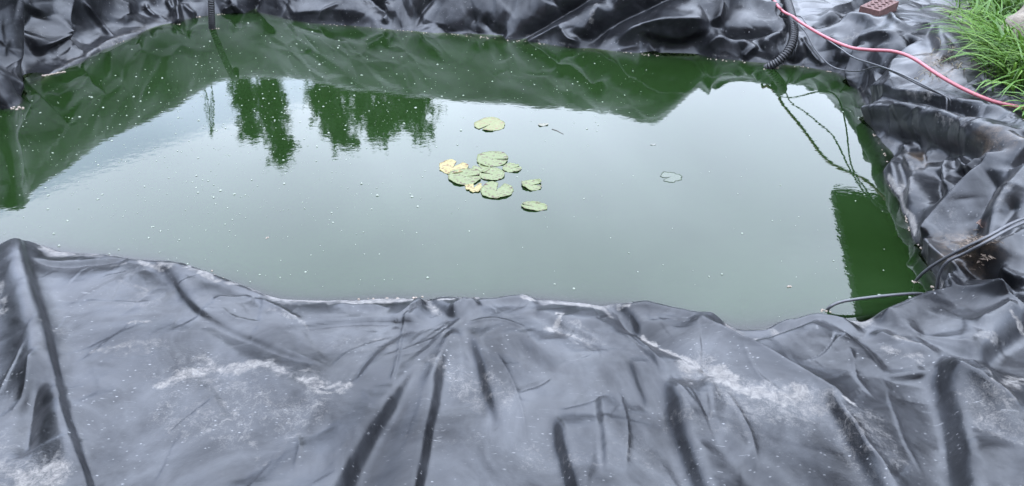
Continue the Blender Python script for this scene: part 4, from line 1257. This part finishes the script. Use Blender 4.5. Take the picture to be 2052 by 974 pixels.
# open shed with overhanging roof on the right
shed_w = simple('dark_shed_boards', (.020, .016, .012), (.040, .031, .024), 9, .8, .4, .004)
shed_r = simple('dark_roof_felt', (.014, .014, .015), (.026, .026, .028), 30, .9, .4, .003)
HS = 2.3
def mir_h(px, py, h):
    d = ray(px, py); t = (-h - CAMH) / d[2]
    q = CAM + d * t; return np.array([q[0], q[1], h])
ra, rb = mir_h(1670, 376, HS), mir_h(1734, 660, HS)
rdir = (rb - ra) / np.linalg.norm(rb - ra); rout = np.array([-rdir[1], rdir[0], 0])
if rout[0] < 0: rout = -rout
rc = ra + rdir * (np.linalg.norm(rb - ra) + .12)
shed = empty('garden_shed', tuple(ra * np.array([1, 1, 0]) + rout * 1.5))
def slab(name, P, z0, z1, mat, parent):
    n = len(P); vs = [(x, y, z0) for x, y in P] + [(x, y, z1) for x, y in P]
    fs = [tuple(range(n))[::-1], tuple(range(n, 2 * n))] + [(i, (i + 1) % n, n + (i + 1) % n, n + i) for i in range(n)]
    return link_mesh(name, vs, fs, mat, parent, smooth=False)
q = lambda p: (p[0], p[1])
slab('roof', [q(ra), q(rc), q(rc + rout * 4), q(ra + rout * 4)], HS, HS + .12, shed_r, shed)
i0, i1 = ra + rdir * .5 + rout * .75, rc + rout * .75 - rdir * .3
nb = int(np.linalg.norm(i1 - i0) / .18)
for k in range(nb):                                             # wall boards towards the pond
    a, b = i0 + rdir * .18 * k, i0 + rdir * (.18 * k + .176)
    slab('board', [q(a), q(b), q(b + rout * .025), q(a + rout * .025)], .1, HS - .002, shed_w, shed)
slab('wall', [q(i0 + rout * .03), q(i1 + rout * .03), q(i1 + rout * 3), q(i0 + rout * 3)], .1, HS - .004, shed_w, shed)
tag(shed, 'dark board shed with an overhanging flat roof mirrored in the right corner', 'shed')
# unseen building added behind the photographer so the folds reflect dark
added_house = empty('added_house', (0, -3.2, .1))
hw = simple('added_house_brick', (.07, .040, .030), (.12, .075, .058), 8, .85, .5, .004)
hr = simple('added_house_tiles', (.03, .026, .025), (.055, .045, .042), 20, .8, .5, .01)
slab('wall', [(-6.5, -3.2), (-6.5, -9), (6.5, -9), (6.5, -3.2)], .05, 5.0, hw, added_house)
link_mesh('roof', [(-6.9, -2.8, 4.9), (6.9, -2.8, 4.9), (6.9, -9.4, 4.9), (-6.9, -9.4, 4.9), (-6.9, -6.1, 7.4), (6.9, -6.1, 7.4)], [(0, 1, 5, 4), (2, 3, 4, 5), (0, 4, 3), (1, 2, 5), (3, 2, 1, 0)], hr, added_house, smooth=False)
fr_m = simple('white_window_frame', (.55, .55, .54), (.62, .62, .61), 10, .5, 0)
gl_m = simple('window_glass', (.01, .012, .014), (.02, .022, .025), 3, .06, 0)
for wx, wz_, ww, wh in ((-4, 1.6, 1.3, 1.1), (4, 1.6, 1.3, 1.1), (-4, 3.9, 1.3, 1.0), (0, 3.9, 1.0, 1.0), (4, 3.9, 1.3, 1.0)):
    bm = bmesh.new(); box_bm(bm, (wx, -3.19, wz_), (ww + .12, .06, wh + .12)); fo = bm_obj('window', bm, fr_m, added_house)
    bm = bmesh.new(); box_bm(bm, (wx, -3.17, wz_), (ww, .05, wh)); po = bm_obj('pane', bm, gl_m, fo)
    po.matrix_parent_inverse = Matrix.Identity(4)
    po.location = (0, 0, 0)
    po.parent = fo
bm = bmesh.new(); box_bm(bm, (0, -3.19, 1.1), (.95, .07, 2.05)); bm_obj('door', bm, simple('green_door', (.02, .04, .03), (.025, .05, .037), 6, .5, 0), added_house)
tag(added_house, 'unseen brick building added behind the photographer for dark fold reflections', 'added_house')
# unseen clipped foliage added on the left so the folds reflect dark
hedge_m = leaf_material('added_hedge_leaves', (.014, .032, .008), (.024, .052, .012), (.04, .075, .02))
rs = np.random.default_rng(21)
hg = empty('hedge', (-4.6, 0, .1))
n = 9000
hp = np.stack([-4.6 + rs.choice([-1, 1], n) * .55 * rs.random(n) ** .35, rs.uniform(-3, 3.2, n), .1 + 3.0 * rs.random(n)], 1)
hp[:, 0] += .12 * np.sin(hp[:, 1] * 3) + rs.normal(0, .05, n); hp[:, 2] += .1 * np.sin(hp[:, 1] * 5 + 1)
leaf_cloud('foliage', hp, .11, hedge_m, hg)
bm = bmesh.new(); box_bm(bm, (-4.6, .1, 1.45), (.6, 6.0, 2.6)); bm_obj('inner_foliage', bm, simple('added_hedge_core', (.008, .014, .005), (.012, .02, .007), 14, .9, .6, .02), hg)
tag(hg, 'tall clipped foliage added unseen on the left for dark fold reflections', 'hedge')
# unseen low shrubs added beyond the grass to cut glare on the liner
for k, (bx_, by_, bh) in enumerate(((2.3, 7.6, 1.25), (3.3, 7.2, 1.35), (4.3, 7.0, 1.5))):
    root = empty('added_shrub', (bx_, by_, .1))
    rs = np.random.default_rng(70 + k)
    n = 1500
    d = rs.normal(size=(n, 3)); d /= np.linalg.norm(d, axis=1, keepdims=True)
    d *= (rs.random((n, 1)) ** .4) * (1 + .25 * np.sin(d[:, :1] * 7 + k))
    pts = np.array([bx_, by_, bh * .52]) + d * np.array([.62, .5, bh * .48])
    leaf_cloud('crown', pts, .12, hedge_m, root)
    for q_ in range(3):
        v_, f_ = sweep([(bx_ + .05 * q_, by_, .05), (bx_ + .12 * (q_ - 1), by_ + .05, bh * .35), (bx_ + .3 * (q_ - 1), by_, bh * .75)], [.03, .022, .008], 6)
        link_mesh('stem', v_, f_, bark_mat, root)
    tag(root, ('leftmost', 'middle', 'rightmost')[k] + ' of three unseen leafy shrubs added past the far right bank to cut glare', 'added_shrub', 'shrubs beyond the far right bank')
